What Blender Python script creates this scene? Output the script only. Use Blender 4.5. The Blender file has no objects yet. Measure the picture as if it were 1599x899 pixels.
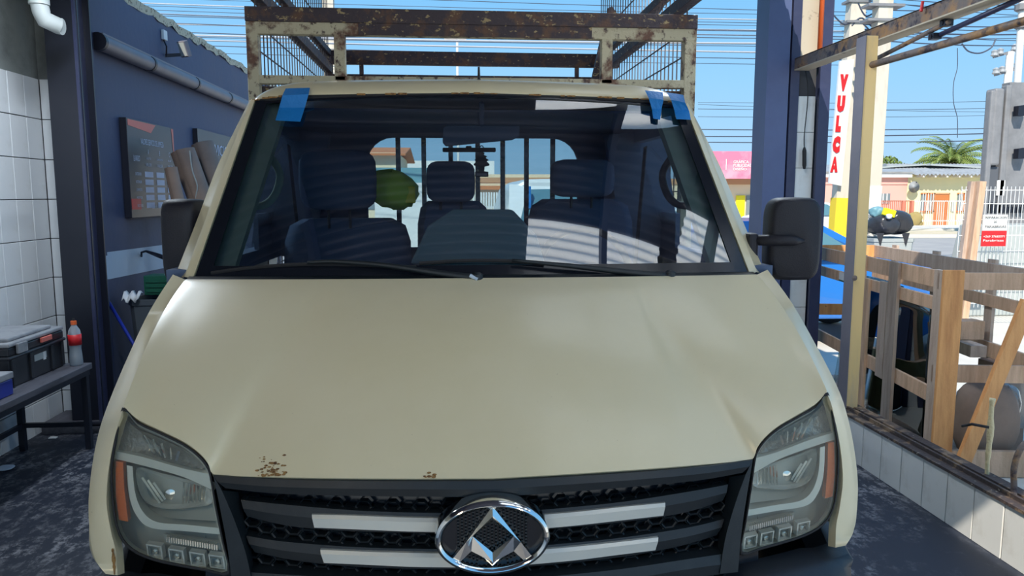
import bpy, bmesh, math, random
from mathutils import Vector, Matrix
from math import radians as R_, sin, cos, pi
random.seed(7)
S = bpy.context.scene
COL = S.collection
# ---------------------------------------------------------------- camera
CAM = Vector((-0.09, 0.0, 1.68)); FPX = 1180.0; YAW = R_(4.6); PIT = R_(7.0)
cd = bpy.data.cameras.new('camera'); cam = bpy.data.objects.new('camera', cd); COL.objects.link(cam)
cd.sensor_width = 36.0; cd.lens = 36.0*FPX/1599.0; cd.clip_start = .05; cd.clip_end = 500
cam.location = CAM; cam.rotation_euler = (pi/2-PIT, 0, -YAW)
S.camera = cam
# ---------------------------------------------------------------- world, sun, exposure
w = bpy.data.worlds.new('sky'); S.world = w; w.use_nodes = True
nt = w.node_tree; nt.nodes.clear()
tc = nt.nodes.new('ShaderNodeTexCoord'); sp = nt.nodes.new('ShaderNodeSeparateXYZ'); rp = nt.nodes.new('ShaderNodeValToRGB')
bg = nt.nodes.new('ShaderNodeBackground'); ow = nt.nodes.new('ShaderNodeOutputWorld')
nt.links.new(tc.outputs['Generated'], sp.inputs[0]); nt.links.new(sp.outputs[2], rp.inputs[0])
nt.links.new(rp.outputs[0], bg.inputs[0]); nt.links.new(bg.outputs[0], ow.inputs[0])
cr = rp.color_ramp
cr.elements[0].position = 0.0; cr.elements[0].color = (.36, .54, .70, 1)
cr.elements[1].position = 1.0; cr.elements[1].color = (.09, .26, .60, 1)
e = cr.elements.new(.14); e.color = (.25, .50, .76, 1)
e = cr.elements.new(.26); e.color = (.16, .42, .72, 1)
bg.inputs[1].default_value = 1.0
sd = bpy.data.lights.new('sun', 'SUN'); sun = bpy.data.objects.new('sun', sd); COL.objects.link(sun)
sd.energy = 4.4; sd.color = (1, .93, .80); sd.angle = R_(.6)
SUNV = Vector((-.45, -1.0, 1.05)).normalized()
sun.rotation_euler = SUNV.to_track_quat('Z', 'Y').to_euler()
S.view_settings.view_transform = 'Standard'; S.view_settings.look = 'None'
S.view_settings.exposure = 0.45; S.view_settings.gamma = 1.0; S.view_settings.use_curve_mapping = False

# ---------------------------------------------------------------- pixel ray -> world point on a real plane
_r = Vector((cos(YAW), -sin(YAW), 0)); _f = Vector((sin(YAW)*cos(PIT), cos(YAW)*cos(PIT), -sin(PIT))); _u = _r.cross(_f)
def ray(px, py): return _f + _r*((px-799.5)/FPX) - _u*((py-449.5)/FPX)
def P(px, py, x=None, y=None, z=None):
    d = ray(px, py)
    t = (x-CAM.x)/d.x if x is not None else (y-CAM.y)/d.y if y is not None else (z-CAM.z)/d.z
    return CAM + d*t
def V(*a): return Vector(a)

# ---------------------------------------------------------------- materials
MATS = {}
def mat(name, col, rough=.5, metal=0.0, noise=None, bump=0.0, bscale=60, **kw):
    """noise=(scale, colour2, lo, hi [, scale_z]) blends a second colour in by a noise mask"""
    if name in MATS: return MATS[name]
    m = bpy.data.materials.new(name); m.use_nodes = True; n = m.node_tree.nodes; L = m.node_tree.links
    b = n['Principled BSDF']; b.inputs['Base Color'].default_value = (*col, 1)
    b.inputs['Roughness'].default_value = rough; b.inputs['Metallic'].default_value = metal
    for k, v in kw.items():
        b.inputs[k.replace('_', ' ')].default_value = v
    tcn = n.new('ShaderNodeTexCoord')
    last = None
    if noise:
        lst = noise if isinstance(noise, list) else [noise]
        for q in lst:
            sc, c2, lo, hi = q[:4]; st = q[4] if len(q) > 4 else (1, 1, 1)
            mp = n.new('ShaderNodeMapping'); mp.inputs['Scale'].default_value = st
            L.new(tcn.outputs['Object'], mp.inputs[0])
            t = n.new('ShaderNodeTexNoise'); t.inputs['Scale'].default_value = sc; t.inputs['Detail'].default_value = 7
            t.inputs['Roughness'].default_value = .65
            L.new(mp.outputs[0], t.inputs['Vector'])
            mr = n.new('ShaderNodeMapRange'); mr.inputs[1].default_value = lo; mr.inputs[2].default_value = hi
            L.new(t.outputs[0], mr.inputs[0])
            mx = n.new('ShaderNodeMix'); mx.data_type = 'RGBA'
            L.new(mr.outputs[0], mx.inputs[0])
            if last is None: mx.inputs[6].default_value = (*col, 1)
            else: L.new(last, mx.inputs[6])
            mx.inputs[7].default_value = (*c2, 1); last = mx.outputs[2]
        L.new(last, b.inputs['Base Color'])
    if bump:
        t = n.new('ShaderNodeTexNoise'); t.inputs['Scale'].default_value = bscale; t.inputs['Detail'].default_value = 5
        L.new(tcn.outputs['Object'], t.inputs['Vector'])
        bp = n.new('ShaderNodeBump'); bp.inputs['Strength'].default_value = bump; bp.inputs['Distance'].default_value = .01
        L.new(t.outputs[0], bp.inputs['Height']); L.new(bp.outputs[0], b.inputs['Normal'])
    MATS[name] = m; return m
def glass(name, tint, refl=1.0, base=.04, rough=0.0, haze=None):
    """thin pane: tinted see-through plus mirror reflection"""
    m = bpy.data.materials.new(name); m.use_nodes = True; n = m.node_tree.nodes; L = m.node_tree.links; n.clear()
    o = n.new('ShaderNodeOutputMaterial'); tr = n.new('ShaderNodeBsdfTransparent'); gl = n.new('ShaderNodeBsdfGlossy')
    tr.inputs[0].default_value = (*tint, 1); gl.inputs['Roughness'].default_value = rough
    lw = n.new('ShaderNodeFresnel'); lw.inputs[0].default_value = 1.5
    ma = n.new('ShaderNodeMath'); ma.operation = 'MULTIPLY_ADD'; ma.inputs[1].default_value = refl; ma.inputs[2].default_value = base; ma.use_clamp = True
    mx = n.new('ShaderNodeMixShader'); L.new(lw.outputs[0], ma.inputs[0]); L.new(ma.outputs[0], mx.inputs[0])
    L.new(tr.outputs[0], mx.inputs[1]); L.new(gl.outputs[0], mx.inputs[2])
    out = mx.outputs[0]
    if haze:
        df = n.new('ShaderNodeBsdfDiffuse'); df.inputs[0].default_value = (*haze[0], 1)
        m2 = n.new('ShaderNodeMixShader'); m2.inputs[0].default_value = haze[1]; L.new(out, m2.inputs[1]); L.new(df.outputs[0], m2.inputs[2]); out = m2.outputs[0]
    L.new(out, o.inputs[0]); MATS[name] = m; return m
M = {}
M['paint'] = mat('cream white truck paint', (.76, .66, .44), .28, noise=[(1.6, (.71, .61, .38), .45, .8), (110, (.36, .28, .16), .70, .73)], Coat_Weight=.25, Coat_Roughness=.12)
M['blackpl'] = mat('black plastic trim', (.009, .014, .018), .48, noise=(14, (.018, .024, .028), .5, .8), bump=.05, bscale=300)
M['blackgl'] = mat('gloss black trim', (.010, .012, .018), .18)
M['bumper'] = mat('dark bumper plastic', (.014, .018, .026), .5, bump=.1, bscale=300)
M['rubber'] = mat('black rubber', (.02, .02, .022), .8)
M['chrome'] = mat('chrome', (.86, .87, .85), .10, 1.0)
M['satin'] = mat('satin silver bar', (.62, .63, .58), .38, .35)
M['housing'] = mat('lamp housing silver', (.74, .77, .71), .30, .2)
M['housingd'] = mat('lamp housing grey', (.42, .44, .40), .38, .1)
M['reflector'] = mat('lamp reflector', (.80, .82, .78), .25, .35, bump=.35, bscale=40)
M['lampdark'] = mat('smoked lamp lens', (.30, .30, .27), .18, .5, bump=.5, bscale=70)
M['orange'] = mat('orange reflector', (.78, .17, .025), .30, bump=.2, bscale=200)
M['rust'] = mat('rust patch', (.32, .17, .055), .9, noise=(80, (.10, .04, .015), .5, .6))
M['tape'] = mat('blue masking tape', (.004, .18, .52), .6, bump=.3, bscale=90)
M['seat'] = mat('dark seat cloth', (.055, .095, .18), .95, bump=.15, bscale=120)
M['dash'] = mat('grey green dashboard', (.15, .25, .30), .75, bump=.1, bscale=160)
M['trimgrey'] = mat('grey green pillar trim', (.38, .46, .38), .8)
M['liner'] = mat('dark cab lining', (.09, .13, .22), .9)
M['mirrorpl'] = mat('black mirror shell', (.010, .010, .018), .55, bump=.15, bscale=240)
M['mirrorgl'] = mat('mirror glass', (.8, .8, .8), .03, 1.0)
M['rack'] = mat('rusty cream rack paint', (.50, .45, .32), .7, noise=[(6, (.15, .075, .05), .50, .60), (24, (.07, .045, .045), .56, .64)], bump=.3, bscale=60)
M['rackdark'] = mat('rusty dark rack rail', (.045, .032, .042), .65, noise=[(9, (.12, .06, .035), .5, .62), (26, (.34, .26, .13), .60, .64, (1, 1, 1.6))], bump=.4, bscale=50)
M['wire'] = mat('rusty wire', (.10, .085, .085), .7)
M['tile'] = mat('white glazed wall tile', (.80, .82, .84), .16, noise=(2.2, (.58, .57, .52), .5, .85))
M['tilew'] = mat('grimy white glazed tile', (.72, .71, .68), .22, noise=[(3, (.50, .46, .40), .5, .8), (30, (.10, .08, .06), .70, .75)])
M['grout'] = mat('dark grout', (.05, .05, .055), .9)
M['wallpaint'] = mat('grey green wall paint', (.24, .26, .25), .8, noise=(3, (.14, .15, .15), .45, .7))
M['navy'] = mat('dark navy wall paint', (.055, .072, .145), .62, noise=[(1.6, (.075, .08, .14), .45, .75, (1, 1, .25)), (20, (.22, .22, .26), .72, .76)], bump=.25, bscale=16)
M['navyst'] = mat('navy steel', (.028, .034, .085), .45, noise=(8, (.045, .05, .10), .4, .8), bump=.08, bscale=30)
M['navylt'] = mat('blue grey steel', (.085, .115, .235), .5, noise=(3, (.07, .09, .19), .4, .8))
M['blacksteel'] = mat('black steel', (.010, .012, .022), .4)
M['band'] = mat('pale blue white paint', (.52, .62, .74), .6)
M['plaster'] = mat('crumbling cream plaster', (.62, .56, .42), .95, noise=(30, (.22, .18, .13), .52, .6), bump=.8, bscale=60)
M['pvc'] = mat('grey drain pipe', (.16, .15, .18), .45, noise=(4, (.21, .19, .21), .4, .8))
M['pvcw'] = mat('pale grey pipe', (.42, .45, .44), .5)
M['steelrust'] = mat('weathered rusty steel beam', (.16, .13, .12), .6, noise=[(5, (.34, .19, .08), .46, .6), (12, (.035, .03, .045), .5, .62)], bump=.4, bscale=40)
M['beamcream'] = mat('beam cream underside', (.50, .44, .34), .7, noise=(9, (.15, .12, .10), .6, .7))
M['postyel'] = mat('ochre painted post', (.86, .60, .26), .55, noise=[(4, (.60, .46, .30), .5, .7, (1, 1, .2)), (30, (.10, .05, .03), .68, .73)])
M['conduit'] = mat('orange conduit', (.80, .14, .03), .5)
M['wood'] = mat('pale pine plank', (.68, .44, .29), .7, noise=[(5, (.50, .31, .19), .42, .65, (4, 4, .5)), (14, (.20, .10, .05), .70, .76)], bump=.2, bscale=60)
M['woodo'] = mat('orange pine plank', (.78, .38, .14), .7, noise=[(5, (.60, .26, .09), .42, .65, (4, 4, .5)), (14, (.18, .08, .03), .70, .76)], bump=.2, bscale=60)  # orange pine, also paints the sunlit crate boards
M['woodg'] = mat('shaded grey plank', (.56, .43, .34), .8, noise=[(6, (.42, .30, .23), .42, .65, (4, 4, .5)), (14, (.12, .07, .05), .69, .75)], bump=.2, bscale=60)  # greyer copy of the pine, paints crate boards as shaded
M['card'] = mat('brown cardboard', (.30, .21, .16), .85, noise=(6, (.24, .17, .13), .4, .7))
M['cardy'] = mat('tan cardboard', (.52, .36, .16), .85, noise=(5, (.42, .28, .12), .4, .7))
M['white'] = mat('white matt', (.80, .80, .78), .6)
M['toolb'] = mat('black toolbox plastic', (.016, .018, .024), .42)
M['toolg'] = mat('dusty grey lid', (.30, .31, .33), .6, noise=(9, (.20, .21, .23), .45, .7))
M['benchw'] = mat('worn dark bench board', (.10, .10, .12), .6, noise=(7, (.035, .035, .045), .45, .65, (1, .3, 1)))
M['red'] = mat('sign red', (.62, .015, .02), .45)
M['redlt'] = mat('latch coral', (.70, .16, .12), .5)
M['board'] = mat('black print board', (.016, .018, .030), .38)
M['print'] = mat('pale print', (.55, .62, .80), .5)
M['green'] = mat('dark green plastic', (.010, .11, .065), .5)
M['binpl'] = mat('grey bin plastic', (.085, .10, .115), .5)
M['blueh'] = mat('blue broom handle', (.012, .03, .30), .4)
M['bag'] = mat('black bin bag', (.035, .036, .042), .26, bump=.9, bscale=9)
M['bagw'] = mat('white plastic bag', (.72, .74, .76), .4, bump=.6, bscale=20)
M['hivis'] = mat('lime green bag', (.66, .88, .10), .55, bump=.6, bscale=10)
M['yellow'] = mat('yellow plastic', (.90, .78, .01), .4)
M['asphalt'] = mat('street asphalt', (.33, .32, .31), .9, noise=(1.2, (.42, .40, .37), .4, .7))
M['concrete'] = mat('pale concrete yard', (.60, .57, .50), .9, noise=(1.0, (.70, .66, .58), .4, .7), bump=.1)
M['dirt'] = mat('pale dirt verge', (.62, .52, .36), .95, noise=(1.5, (.38, .38, .16), .55, .66))
M['pink'] = mat('pink house wall', (.80, .42, .36), .85)
M['yelw'] = mat('pale yellow house wall', (.86, .78, .46), .85)
M['cream'] = mat('cream wall', (.80, .68, .48), .85)
M['brickw'] = mat('brick brown', (.52, .30, .16), .85)
M['roofg'] = mat('grey sheet roof', (.36, .38, .40), .6, noise=(2, (.26, .27, .28), .4, .7))
M['rooft'] = mat('terracotta roof', (.62, .22, .08), .8)
M['door'] = mat('orange brown door', (.52, .18, .05), .6)
M['railred'] = mat('red oxide rail', (.60, .20, .13), .6)
M['pane'] = mat('window pane', (.20, .24, .26), .1)
M['concpole'] = mat('concrete pole', (.66, .60, .50), .9, noise=(3, (.48, .42, .34), .5, .7, (1, 1, .2)), bump=.3, bscale=12)
M['poleyel'] = mat('yellow pole paint', (.86, .62, .04), .7)
M['polered'] = mat('red pole paint', (.74, .20, .08), .7)
M['polewhite'] = mat('white pole paint', (.76, .75, .72), .7)
M['cable'] = mat('dark overhead cable', (.055, .07, .11), .6)
M['cablelt'] = mat('pale overhead cable', (.40, .42, .46), .6)
M['palm'] = mat('palm leaf green', (.16, .24, .05), .6, noise=(3, (.30, .34, .10), .4, .7), Transmission_Weight=0)
M['trunk'] = mat('palm trunk', (.16, .11, .07), .9)
M['leaf'] = mat('olive tree leaf', (.16, .22, .05), .7)
M['carblue'] = mat('blue car paint', (.02, .16, .52), .22, Coat_Weight=.6)
M['carwhite'] = mat('white car paint', (.78, .80, .80), .3)
M['teal'] = mat('teal truck box', (.16, .33, .38), .5)
M['carglass'] = mat('car window', (.10, .22, .27), .08)
M['cab'] = mat('grey cabinet steel', (.24, .24, .25), .55, noise=(5, (.18, .18, .19), .4, .7))
M['cabd'] = mat('dark cabinet face', (.10, .105, .12), .5)
M['billpink'] = mat('pink billboard', (.86, .20, .32), .5, noise=(.8, (.85, .36, .46), .45, .6))
M['tyre'] = mat('dusty tyre rubber', (.50, .50, .48), .85, noise=(14, (.20, .20, .20), .5, .6))
M['bush'] = mat('dry bush', (.34, .26, .10), .9)
M['faucet'] = mat('yellowed pipe wrap', (.70, .58, .34), .5, bump=.6, bscale=90)
M['sheet'] = mat('dark canopy sheet', (.055, .058, .10), .5, .2)
M['wglass'] = glass('windscreen glass', (.70, .80, .86), 1.8, .21)
M['sglass'] = glass('side window glass', (.70, .82, .84), .9, .03)
M['lens'] = glass('clear lamp lens', (.94, .95, .92), .9, .01, haze=((.5, .5, .42), .05))
M['film'] = glass('clear plastic film', (.85, .86, .88), 2.0, .10, .15, haze=((.7, .7, .7), .2))
M['dglass'] = glass('dark green sheet glass', (.76, .88, .82), 1.2, .06)
M['bottle'] = glass('clear bottle plastic', (.80, .86, .92), 1.5, .08, .05, haze=((.7, .78, .85), .35))
# translucent corrugated light panel
def translucent():
    m = bpy.data.materials.new('translucent corrugated panel'); m.use_nodes = True; n = m.node_tree.nodes; L = m.node_tree.links; n.clear()
    o = n.new('ShaderNodeOutputMaterial'); a = n.new('ShaderNodeBsdfTranslucent'); d = n.new('ShaderNodeBsdfDiffuse'); mx = n.new('ShaderNodeMixShader')
    a.inputs[0].default_value = (.95, .95, .93, 1); d.inputs[0].default_value = (.85, .85, .84, 1); mx.inputs[0].default_value = .12
    L.new(a.outputs[0], mx.inputs[1]); L.new(d.outputs[0], mx.inputs[2]); L.new(mx.outputs[0], o.inputs[0]); return m
M['trans'] = translucent()
# floor: dark painted concrete, pale worn scuffs
def floor_mat():
    m = bpy.data.materials.new('dark worn painted concrete'); m.use_nodes = True; n = m.node_tree.nodes; L = m.node_tree.links
    b = n['Principled BSDF']; b.inputs['Roughness'].default_value = .6
    tcn = n.new('ShaderNodeTexCoord')
    def nz(sc, st, det=8, rg=.7):
        mp = n.new('ShaderNodeMapping'); mp.inputs['Scale'].default_value = st; L.new(tcn.outputs['Object'], mp.inputs[0])
        t = n.new('ShaderNodeTexNoise'); t.inputs['Scale'].default_value = sc; t.inputs['Detail'].default_value = det; t.inputs['Roughness'].default_value = rg
        L.new(mp.outputs[0], t.inputs['Vector']); return t.outputs[0]
    def mr(s, lo, hi):
        q = n.new('ShaderNodeMapRange'); q.inputs[1].default_value = lo; q.inputs[2].default_value = hi; L.new(s, q.inputs[0]); return q.outputs[0]
    def mul(a_, b_):
        q = n.new('ShaderNodeMath'); q.operation = 'MULTIPLY'; L.new(a_, q.inputs[0]); L.new(b_, q.inputs[1]); return q.outputs[0]
    broad = mr(nz(1.1, (1.0, 1, 1)), .40, .62); fine = mr(nz(9, (1.6, .8, 1)), .47, .56); sp2 = mr(nz(34, (1, 1, 1)), .42, .52)
    mask = mul(mul(broad, fine), sp2)
    mx = n.new('ShaderNodeMix'); mx.data_type = 'RGBA'; L.new(mask, mx.inputs[0])
    mx.inputs[6].default_value = (.014, .019, .034, 1); mx.inputs[7].default_value = (.28, .28, .30, 1)
    L.new(mx.outputs[2], b.inputs['Base Color']); return m
M['floor'] = floor_mat()

# ---------------------------------------------------------------- mesh builder
class MB:
    def __init__(s): s.v = []; s.f = []
    def add(s, vs, fs):
        o = len(s.v); s.v += [tuple(v) for v in vs]; s.f += [tuple(i+o for i in f) for f in fs]; return s
    def box(s, a, b):
        x0, y0, z0 = a; x1, y1, z1 = b
        return s.add([(x0,y0,z0),(x1,y0,z0),(x1,y1,z0),(x0,y1,z0),(x0,y0,z1),(x1,y0,z1),(x1,y1,z1),(x0,y1,z1)],
                     [(0,3,2,1),(4,5,6,7),(0,1,5,4),(1,2,6,5),(2,3,7,6),(3,0,4,7)])
    def cbox(s, c, sz, rot=None):
        c = Vector(c); hx, hy, hz = sz[0]/2, sz[1]/2, sz[2]/2
        vs = [Vector((i*hx, j*hy, k*hz)) for k in (-1, 1) for (i, j) in ((-1,-1),(1,-1),(1,1),(-1,1))]
        if rot is not None: vs = [rot @ v for v in vs]
        return s.add([v+c for v in vs], [(0,3,2,1),(4,5,6,7),(0,1,5,4),(1,2,6,5),(2,3,7,6),(3,0,4,7)])
    def bar(s, a, b, wd, ht, up=(0,0,1)):
        a = Vector(a); b = Vector(b); d = (b-a); l = d.length; d.normalize(); upv = Vector(up)
        sx = d.cross(upv)
        if sx.length < 1e-4: sx = d.cross(Vector((1,0,0)))
        sx.normalize(); uz = sx.cross(d)
        vs = [p + sx*(i*wd/2) + uz*(j*ht/2) for p in (a, b) for (i, j) in ((-1,-1),(1,-1),(1,1),(-1,1))]
        return s.add(vs, [(0,1,2,3),(7,6,5,4),(0,4,5,1),(1,5,6,2),(2,6,7,3),(3,7,4,0)])
    def tube(s, pts, r, n=10, cap=True):
        pts = [Vector(p) for p in pts]; rs = r if isinstance(r, (list, tuple)) else [r]*len(pts)
        vs = []; up = None
        for i, p in enumerate(pts):
            d = (pts[min(i+1, len(pts)-1)] - pts[max(i-1, 0)]).normalized()
            if up is None: up = Vector((0,0,1)) if abs(d.z) < .9 else Vector((1,0,0))
            sx = d.cross(up).normalized(); up = sx.cross(d).normalized()
            for k in range(n):
                a = 2*pi*k/n; vs.append(p + sx*(cos(a)*rs[i]) + up*(sin(a)*rs[i]))
        fs = [(i*n+k, (i+1)*n+k, (i+1)*n+(k+1)%n, i*n+(k+1)%n) for i in range(len(pts)-1) for k in range(n)]
        if cap: fs += [tuple(range(n)), tuple(range((len(pts)-1)*n, len(pts)*n))[::-1]]
        return s.add(vs, fs)
    def lathe(s, prof, c, n=20, axis='z'):
        c = Vector(c); vs = []
        for (r, h) in prof:
            for k in range(n):
                a = 2*pi*k/n; p = (r*cos(a), r*sin(a), h)
                if axis == 'y': p = (p[0], p[2], p[1])
                if axis == 'x': p = (p[2], p[0], p[1])
                vs.append(c+Vector(p))
        m = len(prof)
        return s.add(vs, [(i*n+k, i*n+(k+1)%n, (i+1)*n+(k+1)%n, (i+1)*n+k) for i in range(m-1) for k in range(n)] + [tuple(range(n))[::-1], tuple(range((m-1)*n, m*n))])
    def grid(s, rows, closed=False):
        m = len(rows[0]); vs = [p for r in rows for p in r]
        return s.add(vs, [(i*m+k, i*m+(k+1)%m, (i+1)*m+(k+1)%m, (i+1)*m+k) for i in range(len(rows)-1) for k in range(m if closed else m-1)])
    def prism(s, pts, d):
        """closed outline extruded along vector d"""
        pts = [Vector(p) for p in pts]; d = Vector(d); n = len(pts)
        return s.add(pts + [p+d for p in pts], [tuple(range(n)), tuple(range(n, 2*n))[::-1]] + [(i, i+n, (i+1)%n+n, (i+1)%n) for i in range(n)])
    def rbox(s, c, sz, r=.3, n=3):
        """super-ellipsoid-ish rounded box (cushion)"""
        c = Vector(c); rows = []; N = 20
        for i in range(11):
            th = -pi/2 + pi*i/10; row = []
            for k in range(N):
                ph = 2*pi*k/N
                f = lambda q: (abs(q)**r)*(1 if q >= 0 else -1)
                row.append(c + Vector((f(cos(th))*f(cos(ph))*sz[0]/2, f(cos(th))*f(sin(ph))*sz[1]/2, f(sin(th))*sz[2]/2)))
            rows.append(row)
        return s.grid(rows, True)
    def mirrored(s):
        q = MB(); q.v = [(-x, y, z) for x, y, z in s.v]; q.f = [tuple(reversed(f)) for f in s.f]; return q
def wloc(o):
    p = Vector((0,0,0))
    while o is not None: p = p + o.location; o = o.parent
    return p
def obj(name, mb, m, parent=None, smooth=False, solid=0, bevel=0, sub=0, recalc=True, base=None, label=None, auto=None):
    me = bpy.data.meshes.new(name)
    off = wloc(parent) if parent else (Vector(base) if base is not None else Vector((0,0,0)))
    me.from_pydata([(v[0]-off.x, v[1]-off.y, v[2]-off.z) for v in mb.v], [], mb.f)
    if recalc:
        bm = bmesh.new(); bm.from_mesh(me); bmesh.ops.recalc_face_normals(bm, faces=bm.faces); bm.to_mesh(me); bm.free()
    ms = m if isinstance(m, (list, tuple)) else [m]
    for q in ms: me.materials.append(M[q] if isinstance(q, str) else q)
    o = bpy.data.objects.new(name, me); COL.objects.link(o)
    if parent: o.parent = parent
    else: o.location = off
    if smooth:
        for p in me.polygons: p.use_smooth = True
        if auto:
            me.set_sharp_from_angle(angle=R_(auto))
    if bevel:
        b = o.modifiers.new('bevel', 'BEVEL'); b.width = bevel; b.segments = 2; b.limit_method = 'ANGLE'; b.angle_limit = R_(40)
    if solid:
        b = o.modifiers.new('solid', 'SOLIDIFY'); b.thickness = solid; b.offset = -1
    if sub:
        b = o.modifiers.new('sub', 'SUBSURF'); b.levels = sub; b.render_levels = sub
    if label: o['label'] = label
    return o
def tag(o, label, cat, group=None, kind=None):
    o['label'] = label; o['category'] = cat
    if group: o['group'] = group
    if kind: o['kind'] = kind
    return o
def thing(name, label, cat, loc=(0,0,0), group=None, rz=0):
    o = bpy.data.objects.new(name, None); COL.objects.link(o); o.location = loc; o.rotation_euler.z = rz; o.empty_display_size = .1
    return tag(o, label, cat, group)
def struct(name, mb, m, **k):
    o = obj(name, mb, m, **k); o['kind'] = 'structure'; return o
def copy_tree(o, parent=None):
    c = o.copy(); COL.objects.link(c)
    if parent: c.parent = parent
    for ch in list(o.children): copy_tree(ch, c)
    return c
def smoothstep(t): t = max(0, min(1, t)); return t*t*(3-2*t)
def crv(pts, t):
    """Catmull-Rom through pts, t in 0..1"""
    n = len(pts)-1; f = min(max(t, 0), 1)*n; i = min(int(f), n-1); u = f-i
    p = [Vector(pts[max(i-1,0)]), Vector(pts[i]), Vector(pts[i+1]), Vector(pts[min(i+2,n)])]
    return .5*((2*p[1]) + (p[2]-p[0])*u + (2*p[0]-5*p[1]+4*p[2]-p[3])*u*u + (3*p[1]-p[0]-3*p[2]+p[3])*u**3)
_font = {}
def text(name, s, mtl, parent, origin, right, up, height, width=None, depth=.002, center=False, bold=0.0, label=None):
    """flat lettering, converted to a mesh: local x along right, y along up"""
    cu = bpy.data.curves.new(name, 'FONT'); cu.body = s; cu.size = 1; cu.extrude = 0; cu.resolution_u = 2; cu.offset = bold
    if center: cu.align_x = 'CENTER'
    t = bpy.data.objects.new('tmp', cu); COL.objects.link(t)
    bpy.context.view_layer.update()
    me = bpy.data.meshes.new_from_object(t.evaluated_get(bpy.context.evaluated_depsgraph_get()))
    bpy.data.objects.remove(t)
    xs = [v.co.x for v in me.vertices]; ys = [v.co.y for v in me.vertices]
    W = (max(xs)-min(xs)) or 1; H = (max(ys)-min(ys)) or 1
    sy = height/H; sx = (width/W) if width else sy
    r = Vector(right).normalized(); u = Vector(up).normalized(); off = wloc(parent); n = r.cross(u)
    x0 = min(xs) if not center else (min(xs)+max(xs))/2
    for v in me.vertices:
        v.co = Vector(origin) - off + r*((v.co.x-x0)*sx) + u*((v.co.y-min(ys))*sy) + n*depth
    me.materials.append(M[mtl]); o = bpy.data.objects.new(name, me); COL.objects.link(o); o.parent = parent
    if label: o['label'] = label
    return o

# ================================================================ SETTING
X_T = -3.02; Y_C = 5.8; X_N = -2.8; X_K = 2.44
struct('floor', MB().add([(-3.2,-1.2,0),(2.62,-1.2,0),(2.62,12.5,0),(-3.2,12.5,0)], [(0,1,2,3)]), 'floor')
struct('ground_yard', MB().add([(2.62,-8,-.004),(40,-8,-.004),(40,12.5,-.004),(2.62,12.5,-.004)], [(0,1,2,3)]), 'concrete')
struct('ground_yard', MB().add([(-40,-30,-.01),(40,-30,-.01),(40,-1.2,-.01),(-40,-1.2,-.01)], [(0,1,2,3)]), 'concrete')
struct('ground_street', MB().add([(-60,12.5,-.006),(80,12.5,-.006),(80,29,-.006),(-60,29,-.006)], [(0,1,2,3)]), 'asphalt')
struct('ground_verge', MB().add([(-80,29,0),(120,29,0),(120,140,0),(-80,140,0)], [(0,1,2,3)]), 'dirt')
# left wall (tiled) with its own tiles near the far corner
wl = struct('wall_left', MB().box((-3.3,-4,0),(X_T-.012,Y_C,2.50)), 'grout')
struct('wall_left', MB().box((-3.3,-4,2.50),(X_T-.002,Y_C,3.6)), 'wallpaint')
def tilemesh(name, m, w_, h_, t_=.012):
    o = obj(name, MB().box((0,0,0),(t_,w_,h_)), m, bevel=.002); me = o.data; bpy.data.objects.remove(o); return me
tm = tilemesh('tile', 'tile', .194, .279)
def put_tile(me, parent, loc, rz=0, name='tile'):
    o = bpy.data.objects.new(name, me); COL.objects.link(o); o.parent = parent; o.location = loc; o.rotation_euler.z = rz
    b = o.modifiers.new('bevel', 'BEVEL'); b.width = .002; b.segments = 1; return o
for i in range(12):
    for j in range(9):
        put_tile(tm, wl, (X_T-.012+random.uniform(-.001,.001), Y_C-.2*(i+1)+.003, -.06+.285*j+.003))
obj('tiling', MB().box((X_T-.012,-4,0),(X_T,Y_C-2.4,2.5)), 'tile', wl)
we = struct('wall_left_end', MB().box((-3.3,Y_C+.012,0),(-2.81,Y_C+.3,2.50)), 'grout')
struct('wall_left_end', MB().box((-3.3,Y_C+.002,2.50),(-2.81,Y_C+.3,3.6)), 'wallpaint')
for i in range(1):
    for j in range(9):
        put_tile(tm, we, (X_T+.2*i+.003, Y_C+.012, -.06+.285*j+.003), -pi/2)
struct('step', MB().box((-3.0,5.45,0),(-2.45,6.3,.07)), 'benchw')
# dark wall beyond
wn = struct('wall_left_navy', MB().box((-3.05,Y_C+.3,0),(X_N,12.3,3.36)), 'navy')
obj('white_band', MB().add([(X_N+.003,6.1,1.02),(X_N+.003,8.0,.985),(X_N+.003,8.0,1.205),(X_N+.003,6.1,1.235)], [(0,1,2,3)]).add([(X_N+.045,5.8,1.035),(X_N+.045,6.10,1.03),(X_N+.045,6.10,1.215),(X_N+.045,5.8,1.21)], [(0,1,2,3)]), 'band', wn)
obj('pilaster', MB().box((X_N-.1,5.78,0),(X_N+.042,6.10,3.36)), 'navy', wn)
obj('pilaster_face', MB().add([(X_N+.044,5.82,.05),(X_N+.044,6.08,.05),(X_N+.044,6.08,1.03),(X_N+.044,5.82,1.035)], [(0,1,2,3)]), 'navylt', wn)
cp = MB(); rows = []
for i in range(60):
    y = 6.0+i*.11; a = random.uniform(-.012,.012); b = random.uniform(-.02,.02)
    rows.append([V(X_N+.012+a, y, 3.30+b), V(X_N+.02+a, y, 3.37+b*.5), V(X_N-.26, y, 3.40+b)])
obj('coping', cp.grid(rows), 'plaster', wn)
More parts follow.
